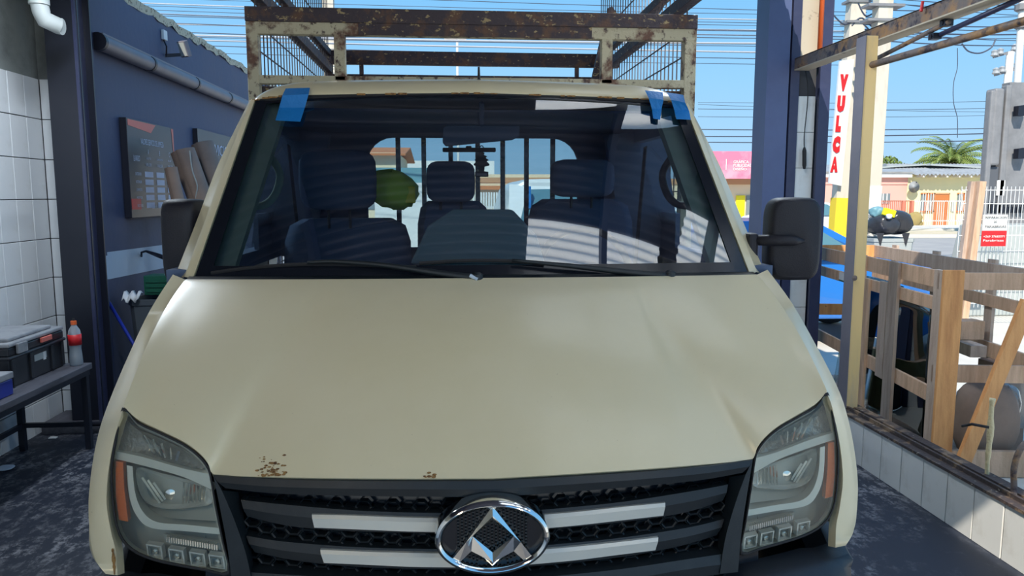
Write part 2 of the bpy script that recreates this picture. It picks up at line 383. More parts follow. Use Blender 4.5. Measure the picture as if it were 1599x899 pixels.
# left steel column
t = thing('steel_column', 'dark navy steel column in front of the dark wall beside the white tiles', 'column', (-2.71,5.62,0))
obj('flange', MB().box((-2.82,5.52,0),(-2.60,5.535,3.6)), 'blacksteel', t)
obj('flange', MB().box((-2.82,5.70,0),(-2.60,5.715,3.6)), 'blacksteel', t)
obj('web', MB().box((-2.66,5.535,0),(-2.645,5.70,3.6)), 'navyst', t)
obj('edge_strip', MB().box((-2.625,5.50,0),(-2.605,5.52,3.6)), 'navyst', t)
# downpipe elbow top left
t = thing('drain_elbow', 'pale grey downpipe elbow high on the wall above the tiles', 'pipe', (-2.95,5.4,2.7))
a = P(58,-60,y=5.10); b = P(61,5,y=5.10); c = P(69,30,y=5.12); d = P(92,41,y=5.2)
obj('pipe', MB().tube([a, b, b.lerp(c,.6)+V(-.004,0,0), c, d, d+V(.02,0,-.002)], .052, 14), 'pvcw', t, smooth=True, auto=50)
obj('pipe_collar', MB().tube([b+V(0,0,.05), b+V(0,0,-.01)], .06, 14), 'pvcw', t, smooth=True, auto=50)
# gutter pipe on navy wall
t = thing('drain_pipe', 'long grey drain pipe sloping along the dark wall, in black clips', 'pipe', (X_N+.07,6.2,2.83))
obj('pipe', MB().tube([(X_N+.07,6.12,2.83),(X_N+.07,12.2,2.83)], .062, 18), 'pvc', t, smooth=True, auto=50)
obj('top_lip', MB().box((X_N+.005,6.14,2.885),(X_N+.10,12.2,2.90)), 'pvc', t)
for px, py in ((233,102),(303,133),(355,157)):
    q = P(px, py, x=X_N+.07)
    obj('clip', MB().tube([(X_N+.07,q.y-.02,2.83),(X_N+.07,q.y+.02,2.83)], .068, 18), 'blacksteel', t, smooth=True, auto=50)
obj('clip', MB().tube([(X_N+.07,6.10,2.83),(X_N+.07,6.14,2.83)], .068, 18), 'blacksteel', t, smooth=True, auto=50)

# kerb wall right with tiles
wk = struct('wall_right_low', MB().box((X_K+.010,-1,0),(X_K+.16,6.6,.272)), 'grout')
tk = tilemesh('tile', 'tilew', .194, .270, .01)
for i in range(26):
    put_tile(tk, wk, (X_K+random.uniform(-.001,.001), 6.2-.2*(i+1)-.055, .001))
rows = MB().box((X_K-.008,-1,.272),(X_K+.03,6.6,.287)).box((X_K+.03,-1,.272),(X_K+.06,6.6,.279)).box((X_K+.06,-1,.272),(X_K+.075,6.6,.300)).box((X_K+.11,-1,.272),(X_K+.17,6.6,.292))
M['kerbrust'] = mat('dark rusty channel', (.050, .036, .034), .7, noise=[(9, (.24, .16, .10), .52, .62), (30, (.40, .36, .30), .63, .68)], bump=.5, bscale=50)
obj('rusty_channel', rows, 'kerbrust', wk)

# right column assembly at Y=6
t = thing('steel_column', 'navy steel column beside the tiled strip, right of the truck', 'column', (2.55,6.05,0))
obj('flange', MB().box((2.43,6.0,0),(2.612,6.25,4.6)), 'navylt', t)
obj('web', MB().box((2.612,6.03,0),(2.628,6.25,4.6)), 'blacksteel', t)
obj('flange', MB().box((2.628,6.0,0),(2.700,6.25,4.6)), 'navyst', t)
wr = struct('wall_right_pier', MB().box((2.700,6.035,0),(2.855,6.25,4.6)), 'grout')
tr_ = obj('tile', MB().box((0,0,0),(.151,.012,.283)), 'tilew', bevel=.002); trm = tr_.data; bpy.data.objects.remove(tr_)
for j in range(9): put_tile(trm, wr, (2.702,6.023,.182+.2865*j-.287+.001))
obj('render_coat', MB().box((2.702,6.02,2.76),(2.853,6.035,4.6)), 'beamcream', wr)
t = thing('steel_column', 'narrow dark steel column right of the tiled strip', 'column', (2.9,6.05,0))
obj('flange', MB().box((2.857,5.97,0),(2.945,6.0,4.6)), 'navyst', t)
obj('web', MB().box((2.89,6.0,0),(2.91,6.25,4.6)), 'navyst', t)
tag(obj('conduit', MB().tube([(2.835,5.955,2.80),(2.838,5.955,4.6)], .019, 10), 'conduit', smooth=True, base=(2.835,5.955,2.8)), 'bright orange conduit running up the tiled pier', 'pipe')
t = thing('hanging_cable', 'thin black cable with a dark connector hanging down the tiled strip', 'cable', (2.81,5.99,2.0))
cpts = [P(1257,105,y=5.99), P(1261,130,y=5.99), P(1261,160,y=5.99), P(1256,210,y=5.99), P(1256,232,y=5.99)]
obj('wire', MB().tube([crv(cpts, i/16) for i in range(17)], .004, 6), 'rubber', t)
obj('connector', MB().tube([P(1256,230,y=5.985), P(1256,235,y=5.985), P(1256,258,y=5.985), P(1256,264,y=5.985)], [.008,.017,.017,.009], 8), 'rubber', t)
# long beam and post
t = thing('roof_beam', 'rusty steel edge beam running from the column towards the camera, upper right', 'beam', (2.68,5.9,2.7))
obj('web', MB().box((2.645,2.6,2.672),(2.652,5.98,2.755)), 'steelrust', t)
obj('flange', MB().box((2.645,2.6,2.750),(2.76,5.98,2.757)), 'steelrust', t)
obj('flange', MB().box((2.645,2.6,2.664),(2.76,5.98,2.672)), 'beamcream', t)
tag(obj('peg', MB().tube([P(1438,18,y=4.3,), P(1441,2,y=4.3)], .009, 8), 'red', base=P(1440,18,y=4.3)), 'small red peg sticking up on the rusty edge beam', 'peg')
t = thing('steel_post', 'ochre steel post standing on the low tiled wall, left of the crate corner', 'post', (2.52,4.7,.29))
a0 = P(1314,640,y=4.70); 
xl = P(1314,500,y=4.7).x
obj('shaft', MB().box((2.495,4.66,.285),(2.575,4.76,2.665)), 'postyel', t, bevel=.003)
obj('flange', MB().box((2.490,4.655,.285),(2.4955,4.765,2.665)), 'pvc', t)  # thin grey sheet paints the post's unlit left face
obj('bolt_scar', MB().lathe([(.002,0),(.018,.004),(.016,.01),(.004,.012)], (2.50,4.645,1.15), 10, 'y'), 'steelrust', t)
t = thing('scaffold_pipe', 'long rusty pipe from the ochre post to the upper right corner', 'pipe', (2.7,4.9,2.5))
obj('tube', MB().tube([P(1352,104,y=4.72), P(1599,33,x=2.68), P(1700,4,x=2.68)], .021, 10), 'steelrust', t, smooth=True)
t = thing('scaffold_pipe', 'two dark thin pipes joined by a bolted clamp above the long rusty pipe', 'pipe', (2.72,4.6,2.6))
obj('tube', MB().tube([P(1364,94,x=2.70), P(1482,34,x=2.70)], .014, 10), 'steelrust', t, smooth=True)
obj('tube', MB().tube([P(1460,58,x=2.73), P(1600,-5,x=2.73)], .015, 10), 'navyst', t, smooth=True)
for (px, py) in ((1478,36),(1460,57),(1363,94)):
    c = P(px, py, x=2.71)
    obj('clamp', MB().cbox(c, (.05,.05,.035)).tube([c+V(-.03,0,.0), c+V(.03,.0,.01)], .012, 8), 'blacksteel', t)
# canopy overhead: dark corrugated sheets, clear corrugated light sheets, rafters
def corr(x0, x1, y0, y1, z, pitch=.092, amp=.013):
    n = int((y1-y0)/pitch*6); rows = []
    for i in range(n+1):
        y = y0+(y1-y0)*i/n; zz = z+amp*sin(2*pi*y/pitch); rows.append([V(x0,y,zz), V(x1,y,zz)])
    return MB().grid(rows)
ZC = 3.5
cn = thing('canopy', 'corrugated metal canopy roof above the workshop bay with clear light sheets', 'canopy', (0,1,ZC))
def sheet(x0, x1, y0, y1, m='sheet', nm='roof_sheet'): obj(nm, corr(x0, x1, y0, y1, ZC), m, cn, smooth=True, solid=0 if m == 'trans' else .002)
XE = 2.42
YA = -1.3; XW = 2.76
sheet(-3.3, .9, YA, .12); sheet(-3.3, .9, .12, .60); sheet(.9, XW, .12, .60)
sheet(-3.3, .53, .60, 1.60); sheet(.53, 1.88, .60, 1.60, 'trans', 'light_sheet'); sheet(1.88, 2.08, .60, 1.60); sheet(2.08, XW, .60, 2.05, 'trans', 'light_sheet')
sheet(-3.3, 2.08, 1.60, 2.52); sheet(2.08, XW, 2.05, 2.52); sheet(-3.3, 1.12, 2.52, 2.64)
sheet(-3.3, .47, 2.64, 3.50); sheet(.47, 1.12, 2.64, 3.50, 'trans', 'light_sheet'); sheet(1.12, 1.76, 2.52, 3.50, 'trans', 'light_sheet'); sheet(1.76, XW, 2.52, 3.50)
sheet(-3.3, XE, 3.50, 6.2)
for x in (-3.0, -1.45, 2.37): obj('rafter', MB().box((x-.03,YA if x < 2 else .15,ZC-.13),(x+.03,6.1,ZC-.02)), 'navyst', cn)
obj('rafter', MB().bar((1.44,.2,ZC-.06),(.95,3.6,ZC-.06),.055,.08), 'navyst', cn)
for y in (-1.15, 5.8): obj('purlin', MB().box((-3.3,y-.03,ZC-.19),(XE if y > 0 else .88,y+.03,ZC-.13)), 'navyst', cn)

# ================================================================ TRUCK
TR = thing('pickup_truck', 'cream white cab truck with blue tape on the windscreen, parked nose towards the viewer', 'truck', (0,2.8,0))
def Yf(x, z): return 1.66 + .22*x*x + .15*(z-.95)
def PS(px, py, off=0.0):
    """point of the front surface (moved off metres outwards) seen at a pixel of the left half"""
    y = 1.75
    for _ in range(8):
        q = P(px, py, y=y); y = Yf(q.x, q.z) - off
    return P(px, py, y=y)
def mir(p): return V(-p[0], p[1], p[2])
def half(fn, nu, nt):
    """grid rows mirrored about x=0 from fn(u,t), u=0 centre"""
    rows = []
    for j in range(nt+1):
        t = j/nt; r = [fn(i/nu, t) for i in range(nu+1)]
        r[0] = V(0, r[0].y, r[0].z)
        rows.append([V(p.x, p.y, p.z) for p in reversed(r)] + [mir(p) for p in r[1:]])
    return rows
# --- hood
rc0 = P(748,434,y=2.28); rc0.x = 0; rc1 = P(290,436,y=2.40)
front = [PS(757,747), PS(640,747), PS(500,746), PS(400,744), PS(346,742), PS(331,738), PS(324,722), PS(310,706), PS(285,688), PS(245,669), PS(213,653), PS(193,634)]
front[0].x = 0
seam = [rc1, P(263,482,y=2.27), P(228,553,y=2.06), PS(193,634)]
def hood(u, t, extra=0):
    R = V(rc1.x*u, rc0.y+(rc1.y-rc0.y)*u**2.2, rc0.z+(rc1.z-rc0.z)*u*u)
    F = crv(front, u); Sd = crv(seam, t)
    C = rc0.lerp(front[0], t)
    c00, c10, c01, c11 = rc0, rc1, front[0], front[-1]
    p = R*(1-t) + F*t + C*(1-u) + Sd*u - (c00*(1-u)*(1-t) + c10*u*(1-t) + c01*(1-u)*t + c11*u*t)
    b = sin(pi*min(1, t))*.040*(1-u*u*.6) 
    x = abs(p.x)
    cre = .004*(1-smoothstep((x-.43-.06*t)/.045))*smoothstep(t/.15)*smoothstep((1-t)/.12)   # raised centre
    n = V(0, -.5, .86)
    return p + n*(b+cre)
hr = half(hood, 44, 26)
lip = [q + V(0, .012, -.016) for q in hr[-1]]
lip2 = [q + V(0, .05, -.02) for q in hr[-1]]
hd = obj('hood', MB().grid(hr+[lip, lip2]), 'paint', TR, smooth=True, auto=50)
# rust spots on the hood's front edge
def rustpatch(px, py, rw, rh, n=16):
    mb = MB()
    for k in range(n):
        a = random.gauss(0, .4)*rw; b = abs(random.gauss(0, .4))*rh
        c = P(px+a, py-b, y=PS(px, py).y + b*.0022*.9)
        # lies on the hood skin: find height by sampling the hood patch
        u0 = 0.0
        best = min(((hood(i/60, j/60)-V(-abs(c.x), c.y, c.z)).length, i, j) for i in range(0, 61, 1) for j in range(44, 61))
        bu, bt = best[1]/60, best[2]/60
        for st_ in (.008, .004, .002, .001):
            for _ in range(4):
                _, bu, bt = min(((hood(bu+i*st_, min(1, bt+j*st_))-V(-abs(c.x), c.y, c.z)).length, bu+i*st_, min(1, bt+j*st_)) for i in (-1,0,1) for j in (-1,0,1))
        q = hood(bu, bt); q = V(c.x, q.y, q.z)
        s = random.uniform(.0015, .006)
        pts = [q + V(cos(t)*s*random.uniform(.6,1.3), sin(t)*s*.5*random.uniform(.6,1.3), sin(t)*s*.35+.0012) + V(0,-.001,0) for t in [2*pi*i/7 for i in range(7)]]
        mb.add(pts, [tuple(range(7))])
    return mb
o = obj('rust_patch', rustpatch(425,742,26,24,60), 'rust', hd, label='orange brown rust at the front edge of the hood'); o['kind'] = 'stuff'
o = obj('rust_patch', rustpatch(672,746,14,8,9), 'rust', hd, label='small rust nick near the hood centre'); o['kind'] = 'stuff'
# --- fenders
inner = [P(290,437,y=2.40), P(263,483,y=2.27), P(228,554,y=2.06), PS(192,637), PS(178,682), PS(168,735), PS(165,786), PS(172,830), PS(179,858), PS(181,880), PS(182,898)]
outer = [P(272,430,y=2.48), P(229,496,y=2.28), P(199,567,y=2.14), P(177,628,y=2.04), P(160,677,y=1.99), P(150,726,y=1.95), P(142,786,y=1.92), P(139,830,y=1.90), P(141,858,y=1.89), P(152,880,y=1.87), P(178,897,y=1.83)]
def fender(side):
    rows = []
    for j in range(41):
        s = j/40; a = crv(inner, s)+V(.002,0,0); b = crv(outer, s)
        m = a.lerp(b, .5) + V(-.016, -.016, .012)
        z3 = b.z
        wheel = 1.9 <= 3 and b.z < .95
        c = V(min(b.x, b.x*.2-.80)-.002, b.y+.16, b.z-.01)
        bk = 3.84 if b.z > 1.0 else 2.25+.9*max(0, (b.z-.72))/.28
        d = V(-1.0+.05*smoothstep((b.z-1.1)/.35), bk, b.z-.02)
        inn = a + V(.004, .03, -.01)
        rows.append([inn, a, m, b, c, c.lerp(d, .4)+V(-.01,0,0), d])
    mb = MB().grid(rows)
    return mb if side < 0 else mb.mirrored()
for s in (-1, 1): obj('fender', fender(s), 'paint', TR, smooth=True, auto=60)
# --- lower cab side / door skin
for s in (-1, 1):
    mb = MB().box((s*1.0-.01, 3.0, .45), (s*1.0+.01, 3.84, 1.06)).box((s*.97-.012, 3.68, 1.0), (s*.97+.012, 3.84, 1.45))
    obj('door_skin', mb, 'paint', TR)
# --- windscreen frame pillars
_pb = P(304,436,y=2.43); _pt = P(400,158,y=2.815)
pin = [_pb.lerp(_pt, k)+V(-.004,-.006,.003) for k in (0,.33,.66,1)]
pout = [P(273,431,y=2.49), P(307,345,y=2.61), P(337,265,y=2.73), P(362,212,y=2.80), P(390,156,y=2.87)]
for s in (-1, 1):
    rows = []
    for j in range(25):
        t = j/24; a = crv(pin, t); b = crv(pout, t); 
        rows.append([a+V(0,.03,0), a, a.lerp(b,.35)+V(-.002,-.010,.004), a.lerp(b,.45)+V(-.002,-.004,.0), b, b+V(.01,.07,0), b+V(.04,.10,0)])
    mb = MB().grid(rows); obj('windscreen_pillar', mb if s < 0 else mb.mirrored(), 'paint', TR, smooth=True, auto=40)
    rows = [[crv(pin,j/16)+V(.0,.02,0), crv(pin,j/16)+V(.105,.05,0), crv(pin,j/16)+V(.10,.12,0), crv(pout,j/16)+V(.05,.12,0)] for j in range(17)]
    mb = MB().grid(rows); obj('pillar_trim', mb if s < 0 else mb.mirrored(), 'trimgrey', TR, smooth=True, auto=50)
# --- roof
rf = [P(748,146,y=2.76), P(620,147,y=2.765), P(490,149,y=2.785), P(430,152,y=2.80), P(399,157,y=2.82)]
rf[0].x = 0
def roof(u, t):
    a = crv(rf, u); prof = [(0,0), (.012,.018), (.05,.042), (.13,.066), (.25,.084), (.5,.095), (.8,.09), (1.05,.07), (1.06,.03)]
    q = crv([V(0,d,h) for d, h in prof], t)
    k = 1-.55*u**6
    return a + V(-.03*min(1,q.y/.25)*u**5, q.y, q.z*k)
rr = half(roof, 26, 32)
rr = [[r[0]+V(-.035,.02,-.07)] + [r[0]+V(-.02,.01,-.03)] + r + [r[-1]+V(.02,.01,-.03)] + [r[-1]+V(.035,.02,-.07)] for r in rr]
obj('roof', MB().grid(rr), 'paint', TR, smooth=True, auto=60)
obj('headliner', MB().box((-.78,2.86,1.985),(.78,3.84,1.995)), 'liner', TR)
obj('header_seal', MB().tube([crv(rf, 1-i/20)+V(0,.004,-.004) for i in range(21)]+[mir(crv(rf, i/20)+V(0,.004,-.004)) for i in range(1,21)], .007, 6), 'rubber', TR)
# roof edge lining and B pillars, side windows
for s in (-1, 1):
    obj('door_frame', MB().bar((s*.80,2.9,1.955),(s*.80,3.84,1.955),.05,.06).bar((s*.82,3.70,1.97),(s*.97,3.72,1.42),.10,.05,(1,0,0)), 'liner', TR)
    obj('side_window', MB().add([(s*.955,2.50,1.43),(s*.955,3.66,1.43),(s*.80,3.66,1.93),(s*.79,2.92,1.93)], [(0,1,2,3)]), 'sglass', TR)
    obj('door_top', MB().bar((s*.955,2.46,1.415),(s*.955,3.84,1.415),.07,.06), 'liner', TR)
    obj('window_bar', MB().bar((s*.93,2.66,1.43),(s*.865,2.78,1.78),.02,.02), 'blackpl', TR)
# --- rear cab wall with window
def rrect(x0, x1, z0, z1, r, y, n=6):
    pts = []
    for cx, cz, a0 in ((x1-r,z1-r,0),(x0+r,z1-r,90),(x0+r,z0+r,180),(x1-r,z0+r,270)):
        for i in range(n+1): a = R_(a0+90*i/n); pts.append(V(cx+r*cos(a), y, cz+r*sin(a)))
    return pts
YB = 3.84
inn = rrect(-.50,.55,1.42,1.962,.13,YB); out = []
for p in inn:
    q = V(p.x-.025, 0, p.z-1.7); k = min(.93/abs(q.x) if abs(q.x) > 1e-6 else 9, (.31 if q.z > 0 else 1.2)/abs(q.z) if abs(q.z) > 1e-6 else 9); out.append(V(.025+q.x*k, YB, 1.7+q.z*k))
obj('cab_back', MB().grid([inn, out], True), 'liner', TR, solid=.03)
obj('rear_window', MB().add(inn, [tuple(range(len(inn)))]), 'sglass', TR)
# --- windscreen
wb0 = P(748,437,y=2.31); wb1 = P(304,436,y=2.43); wt0 = P(748,147,y=2.765); wt1 = P(400,158,y=2.815)
wb0.x = 0; wt0.x = 0
def wind(u, t, off=0):
    b = V(wb1.x*u, wb0.y+(wb1.y-wb0.y)*u*u, wb0.z+(wb1.z-wb0.z)*u*u); a = V(wt1.x*u, wt0.y+(wt1.y-wt0.y)*u*u, wt0.z+(wt1.z-wt0.z)*u*u)
    return b.lerp(a, t) + V(0,-.82,.57)*(.018*sin(pi*t)*(1-u*u) + off)
ws = obj('windscreen', MB().grid(half(lambda u,t: wind(u, t), 26, 22)), 'wglass', TR, smooth=True)
def WP(px, py, off=.004):
    """windscreen skin point seen at a pixel"""
    y = 2.5
    for _ in range(25):
        q = P(px, py, y=y); uu = min(1, abs(q.x)/.86)
        lo, hi = 0, 1
        for __ in range(18):
            m = (lo+hi)/2
            if wind(uu, m).z < q.z: lo = m
            else: hi = m
        y = wind(uu, lo).y - off
    return P(px, py, y=y)
def bandgrid(us, ts):
    mb = MB()
    for s in (1, -1):
        rows = [[(lambda p: V(p.x*s, p.y, p.z))(wind(us[0]+(us[1]-us[0])*i/20, ts[0]+(ts[1]-ts[0])*j/14, .003)) for i in range(21)] for j in range(15)]
        mb.grid(rows)
    return mb
mb = bandgrid((0,1),(0,.065)); mb2 = bandgrid((.945,1),(.065,1)); mb3 = bandgrid((0,.945),(.975,1))
for q in (mb2, mb3): mb.add(q.v, q.f)
obj('black_border', mb, 'blackgl', ws)
# cowl strip below the glass
obj('cowl', MB().grid([[V(p.x, p.y+d, p.z+h) for p in hr[0]] for d, h in ((.0,-.002),(.03,.006),(.07,.004),(.12,-.03))]), 'blackpl', TR, smooth=True)
# --- grille
def ribbon(top, bot, off, thick, n=26, name='bar', m='blackpl', parent=None, full=True, **k):
    """bar following the nose: pixel polylines of the left half, mirrored to both sides"""
    rows = []
    for i in range(n+1):
        t = i/n; a = crv([V(x,y,0) for x,y in top], t); b = crv([V(x,y,0) for x,y in bot], t)
        A = PS(a.x, a.y, off); B = PS(b.x, b.y, off); mid = A.lerp(B,.45)+V(0,-.006,0)
        rows.append([A+V(0,thick,0), A, mid, B, B+V(0,thick,0)])
    rows_all = rows
    if full:
        c = [V(0, p.y, p.z) for p in rows[-1]]
        rows_all = rows[:-1] + [c] + [[mir(p) for p in r] for r in reversed(rows[:-1])]
    mb = MB().grid(rows_all, True); n0 = 0; L = len(mb.v); mb.f += [(0,1,2,3,4), tuple(range(L-5, L))]
    o = [obj(name, mb, m, parent, **k)]
    if not full: o.append(obj(name, mb.mirrored(), m, parent, **k))
    return o
gr = obj('grille', MB().grid([[V(x, Yf(x,z)+.075, z) for x in [-.70+.07*i for i in range(21)]] for z in (.60,.80,1.0)]), 'blackgl', TR)
ribbon([(333,742),(420,748),(560,751),(757,751)], [(352,762),(430,770),(560,774),(757,776)], .006, .05, parent=gr, name='grille_rim')
ribbon([(376,780),(450,788),(580,798),(757,802)], [(386,806),(460,822),(580,830),(757,833)], -.028, .03, parent=gr, name='grille_bar')
ribbon([(384,836),(450,846),(580,855),(757,858)], [(398,862),(470,876),(580,886),(757,889)], -.028, .03, parent=gr, name='grille_bar')
ribbon([(385,893),(450,897),(580,905),(757,908)], [(370,925),(470,930),(580,940),(757,945)], -.005, .05, parent=gr, name='grille_rim')
# side cheeks of the grille
mb = MB(); rows = []
for i in range(13):
    t = i/12
    a = crv([V(333,742,0),V(345,800,0),V(356,860,0),V(364,925,0)], t); b = crv([V(346,765,0),V(366,812,0),V(385,868,0),V(396,925,0)], t); c = crv([V(372,768,0),V(382,812,0),V(394,868,0),V(398,925,0)], t)
    rows.append([PS(a.x,a.y,.0)+V(0,.04,0), PS(a.x,a.y,.004), PS(b.x,b.y,.002), PS(c.x,c.y,-.045)])
mb.grid(rows)
for q in (mb, mb.mirrored()): obj('grille_cheek', q, 'blackpl', gr, smooth=True, auto=40)
# silver inlays
def inlay(top, bot):
    for s in (0, 1):
        rows = []
        for i in range(13):
            t = i/12; a = crv([V(x,y,0) for x,y in top], t); b = crv([V(x,y,0) for x,y in bot], t)
            A = PS(a.x,a.y,-.018); B = PS(b.x,b.y,-.018); m_ = A.lerp(B,.25)+V(0,-.005,0)
            r = [A+V(0,.012,0), A, m_, B+V(0,-.002,0), B+V(0,.012,0)]
            rows.append([mir(p) for p in r] if s else r)
        mb = MB().grid(rows); L = len(mb.v); mb.f += [(0,1,2,3,4), tuple(range(L-5, L))]
        obj('silver_inlay', mb, 'satin', gr, label='satin silver strip in the grille')
inlay([(487,803),(560,805),(640,808),(712,809)], [(491,823),(565,826),(640,829),(712,830)])
inlay([(500,858),(570,861),(640,863),(716,864)], [(506,878),(575,881),(640,884),(716,885)])
# honeycomb behind the bars
mb = MB(); hw = .0335; hh = .024
for c in range(-17, 18):
    for r in range(0, 13):
        cx = c*hw*1.0; cz = .655 + r*hh + (hh/2 if c % 2 else 0)
        if abs(cx) > .585 or cz > .97: continue
        rx = hw*.62; rz = hh*.5
        ang = [(1,0),(.5,1),(-.5,1),(-1,0),(-.5,-1),(.5,-1)]
        o_ = [V(cx+a*rx*1.02, 0, cz+b*rz*1.0) for a, b in ang]; i_ = [V(cx+a*rx*.84, 0, cz+b*rz*.80) for a, b in ang]
        f = lambda p, d: V(p.x, Yf(p.x, p.z)+d, p.z)
        vs = [f(p,.040) for p in o_] + [f(p,.043) for p in i_] + [f(p,.066) for p in i_]
        mb.add(vs, [(k,(k+1)%6,(k+1)%6+6,k+6) for k in range(6)] + [(k+6,(k+1)%6+6,(k+1)%6+12,k+12) for k in range(6)])
o = obj('honeycomb_mesh', mb, 'blackpl', gr); o['kind'] = 'stuff'
# --- emblem
EY = 1.612
def E_(px, py, h=0): q = P(px, py, y=EY); return V(q.x, q.y-h, q.z)
ec = E_(769,838); ea = (E_(859,838)-E_(679,838)).length/2; eb = (E_(769,781)-E_(769,895)).length/2
em = thing('emblem', '', '', (0,0,0)); 
for k in ('label','category'): del em[k]
em.parent = TR; em.location = V(0,0,0)-TR.location
rows = []
for i in range(64):
    a = 2*pi*i/64; row = []
    for (k, h) in ((1.0,-.045),(1.0,.0),(.985,.009),(.93,.013),(.87,.009),(.855,.0),(.855,-.02)):
        kk = 1-(1-k)*(1.0 if True else 1)
        row.append(ec + V(cos(a)*(ea-(1-k)*ea*.9), -h, sin(a)*(eb-(1-k)*ea*.9)))
    rows.append(row)
obj('ring', MB().grid(rows+[rows[0]]), 'chrome', em, smooth=True, auto=50)
rows = [ec + V(cos(2*pi*i/48)*ea*.88, .012, sin(2*pi*i/48)*eb*.85) for i in range(48)]
obj('backing', MB().prism(rows, (0,.03,0)), 'blackgl', em)
mbx = MB()
for c in range(-9, 10):
    for r in range(-9, 10):
        x = c*.0085; z = r*.0075+(.00375 if c % 2 else 0)
        if (x/(ea*.8))**2+(z/(eb*.76))**2 < 1: mbx.cbox(ec+V(x,.009,z), (.0045,.006,.004))
o = obj('mesh_texture', mbx, 'blackpl', em); o['kind'] = 'stuff'
def logo():
    A=(769,789);L1=(706,872);L2=(716,878);LN=(736,859);B=(769,882);RN=(802,859);R2=(823,878);R1=(834,872)
    T=(769,813);L=(738,836);Bt=(769,861);Rr=(802,836)
    H=.016
    A_=(769,801,H);Lr=(728,841,H);Br=(769,872,H);R_r=(812,841,H)
    g=lambda p,h=.004: E_(p[0],p[1],p[2] if len(p)>2 else h)
    mb=MB()
    def tri(*ps): mb.add([g(p) for p in ps],[tuple(range(len(ps)))])
    tri(A,L1,Lr,A_);tri(A_,Lr,L,T);tri(Lr,L1,L2);tri(Lr,L2,LN);tri(L,Lr,LN);tri(L,LN,Br);tri(LN,B,Br);tri(L,Br,Bt)
    tri(A,A_,R_r,R1);tri(A_,T,Rr,R_r);tri(R_r,R2,R1);tri(R_r,RN,R2);tri(Rr,RN,R_r);tri(Rr,Br,RN);tri(RN,Br,B);tri(Rr,Bt,Br)
    lo=lambda p: E_(p[0],p[1],-.008)
    out=[A,L1,L2,LN,B,RN,R2,R1]; inn_=[T,L,Bt,Rr]
    for loop in (out,inn_):
        for i in range(len(loop)):
            p=loop[i];q=loop[(i+1)%len(loop)]; mb.add([g(p),g(q),lo(q),lo(p)],[(0,1,2,3)])
    return mb
obj('badge_triangle', logo(), 'chrome', em, label='faceted chrome triangle of three blades around a diamond')
# --- bumper
rows = []
for zz, dy, k in ((.735,.015,1.0),(.72,-.012,1.012),(.68,-.03,1.03),(.58,-.035,1.04),(.45,-.02,1.03),(.32,.03,.99)):
    r = []
    for i in range(41):
        x = (-1+2*i/40); x = x*1.015*k; ax = abs(x)
        zc = zz - (.02 if (ax < .64 and zz > .7) else 0) + (.0 if ax < .9 else -.01)
        y = Yf(x, zz)+dy + (.0 if ax < .97 else (ax-.97)*3.2)
        r.append(V(x, y, zc))
    r = [V(r[0].x*1.005, r[0].y+.28, r[0].z)] + r + [V(r[-1].x*1.005, r[-1].y+.28, r[-1].z)]
    rows.append(r)
rows = [[V(p.x*.97, p.y+.06, p.z+.002) for p in rows[0]]] + rows
obj('bumper', MB().grid(rows), 'bumper', TR, smooth=True, auto=50)
# wheels
for s in (-1, 1):
    wloc_ = (s*.88, 2.30, .34)
    wo = obj('wheel', MB().lathe([(.20,-.10),(.32,-.105),(.34,-.08),(.34,.08),(.32,.105),(.20,.10)], wloc_, 32, 'x'), 'rubber', TR, smooth=True, auto=40)
    obj('rim', MB().lathe([(.03,-.06),(.12,-.05),(.20,-.085),(.205,.085),(.12,.05),(.03,.06)], wloc_, 24, 'x'), 'housing', wo, smooth=True, auto=40)
    wo = obj('wheel', MB().lathe([(.20,-.10),(.32,-.105),(.34,-.08),(.34,.08),(.32,.105),(.20,.10)], (s*.88,5.3,.34), 32, 'x'), 'rubber', TR, smooth=True, auto=40)
obj('chassis', MB().box((-.45,1.9,.38),(-.35,6.5,.52)).box((.35,1.9,.38),(.45,6.5,.52)).box((-.9,2.15,.45),(.9,2.2,.9)), 'blacksteel', TR)
obj('cab_floor', MB().box((-.96,2.2,.55),(.96,3.84,.60)), 'liner', TR)
# --- headlights
def lamp_outline():
    return [(193,640),(214,660),(246,675),(285,694),(308,711),(321,726),(328,743),(336,790),(347,845),(356,893),(320,888),(280,881),(240,872),(207,857),(187,832),(178,790),(175,735),(181,690)]
def smooth_out(pts, n=3):
    q = [V(x,y,0) for x,y in pts]; N = len(q); r = []
    for i in range(N):
        p0,p1,p2,p3 = q[i-1],q[i],q[(i+1)%N],q[(i+2)%N]
        for k in range(n):
            u=k/n; v=.5*((2*p1)+(p2-p0)*u+(2*p0-5*p1+4*p2-p3)*u*u+(3*p1-p0-3*p2+p3)*u**3); r.append((v.x,v.y))
    return r
def loopsurf(pts, off): return [PS(x, y, off) for x, y in pts]
def fillgrid(pts, off, shrink=(1,.66,.33,.05), dome=0.0):
    cx = sum(p[0] for p in pts)/len(pts); cy = sum(p[1] for p in pts)/len(pts)
    return [loopsurf([(cx+(x-cx)*k, cy+(y-cy)*k) for x, y in pts], off+dome*(1-k)) for k in shrink]
def plate(pts, off, thick, bev=0):
    """solid plate lying on the nose surface, outline in pixels of the left lamp"""
    a = loopsurf(pts, off); return MB().prism(a, (0, thick, 0))
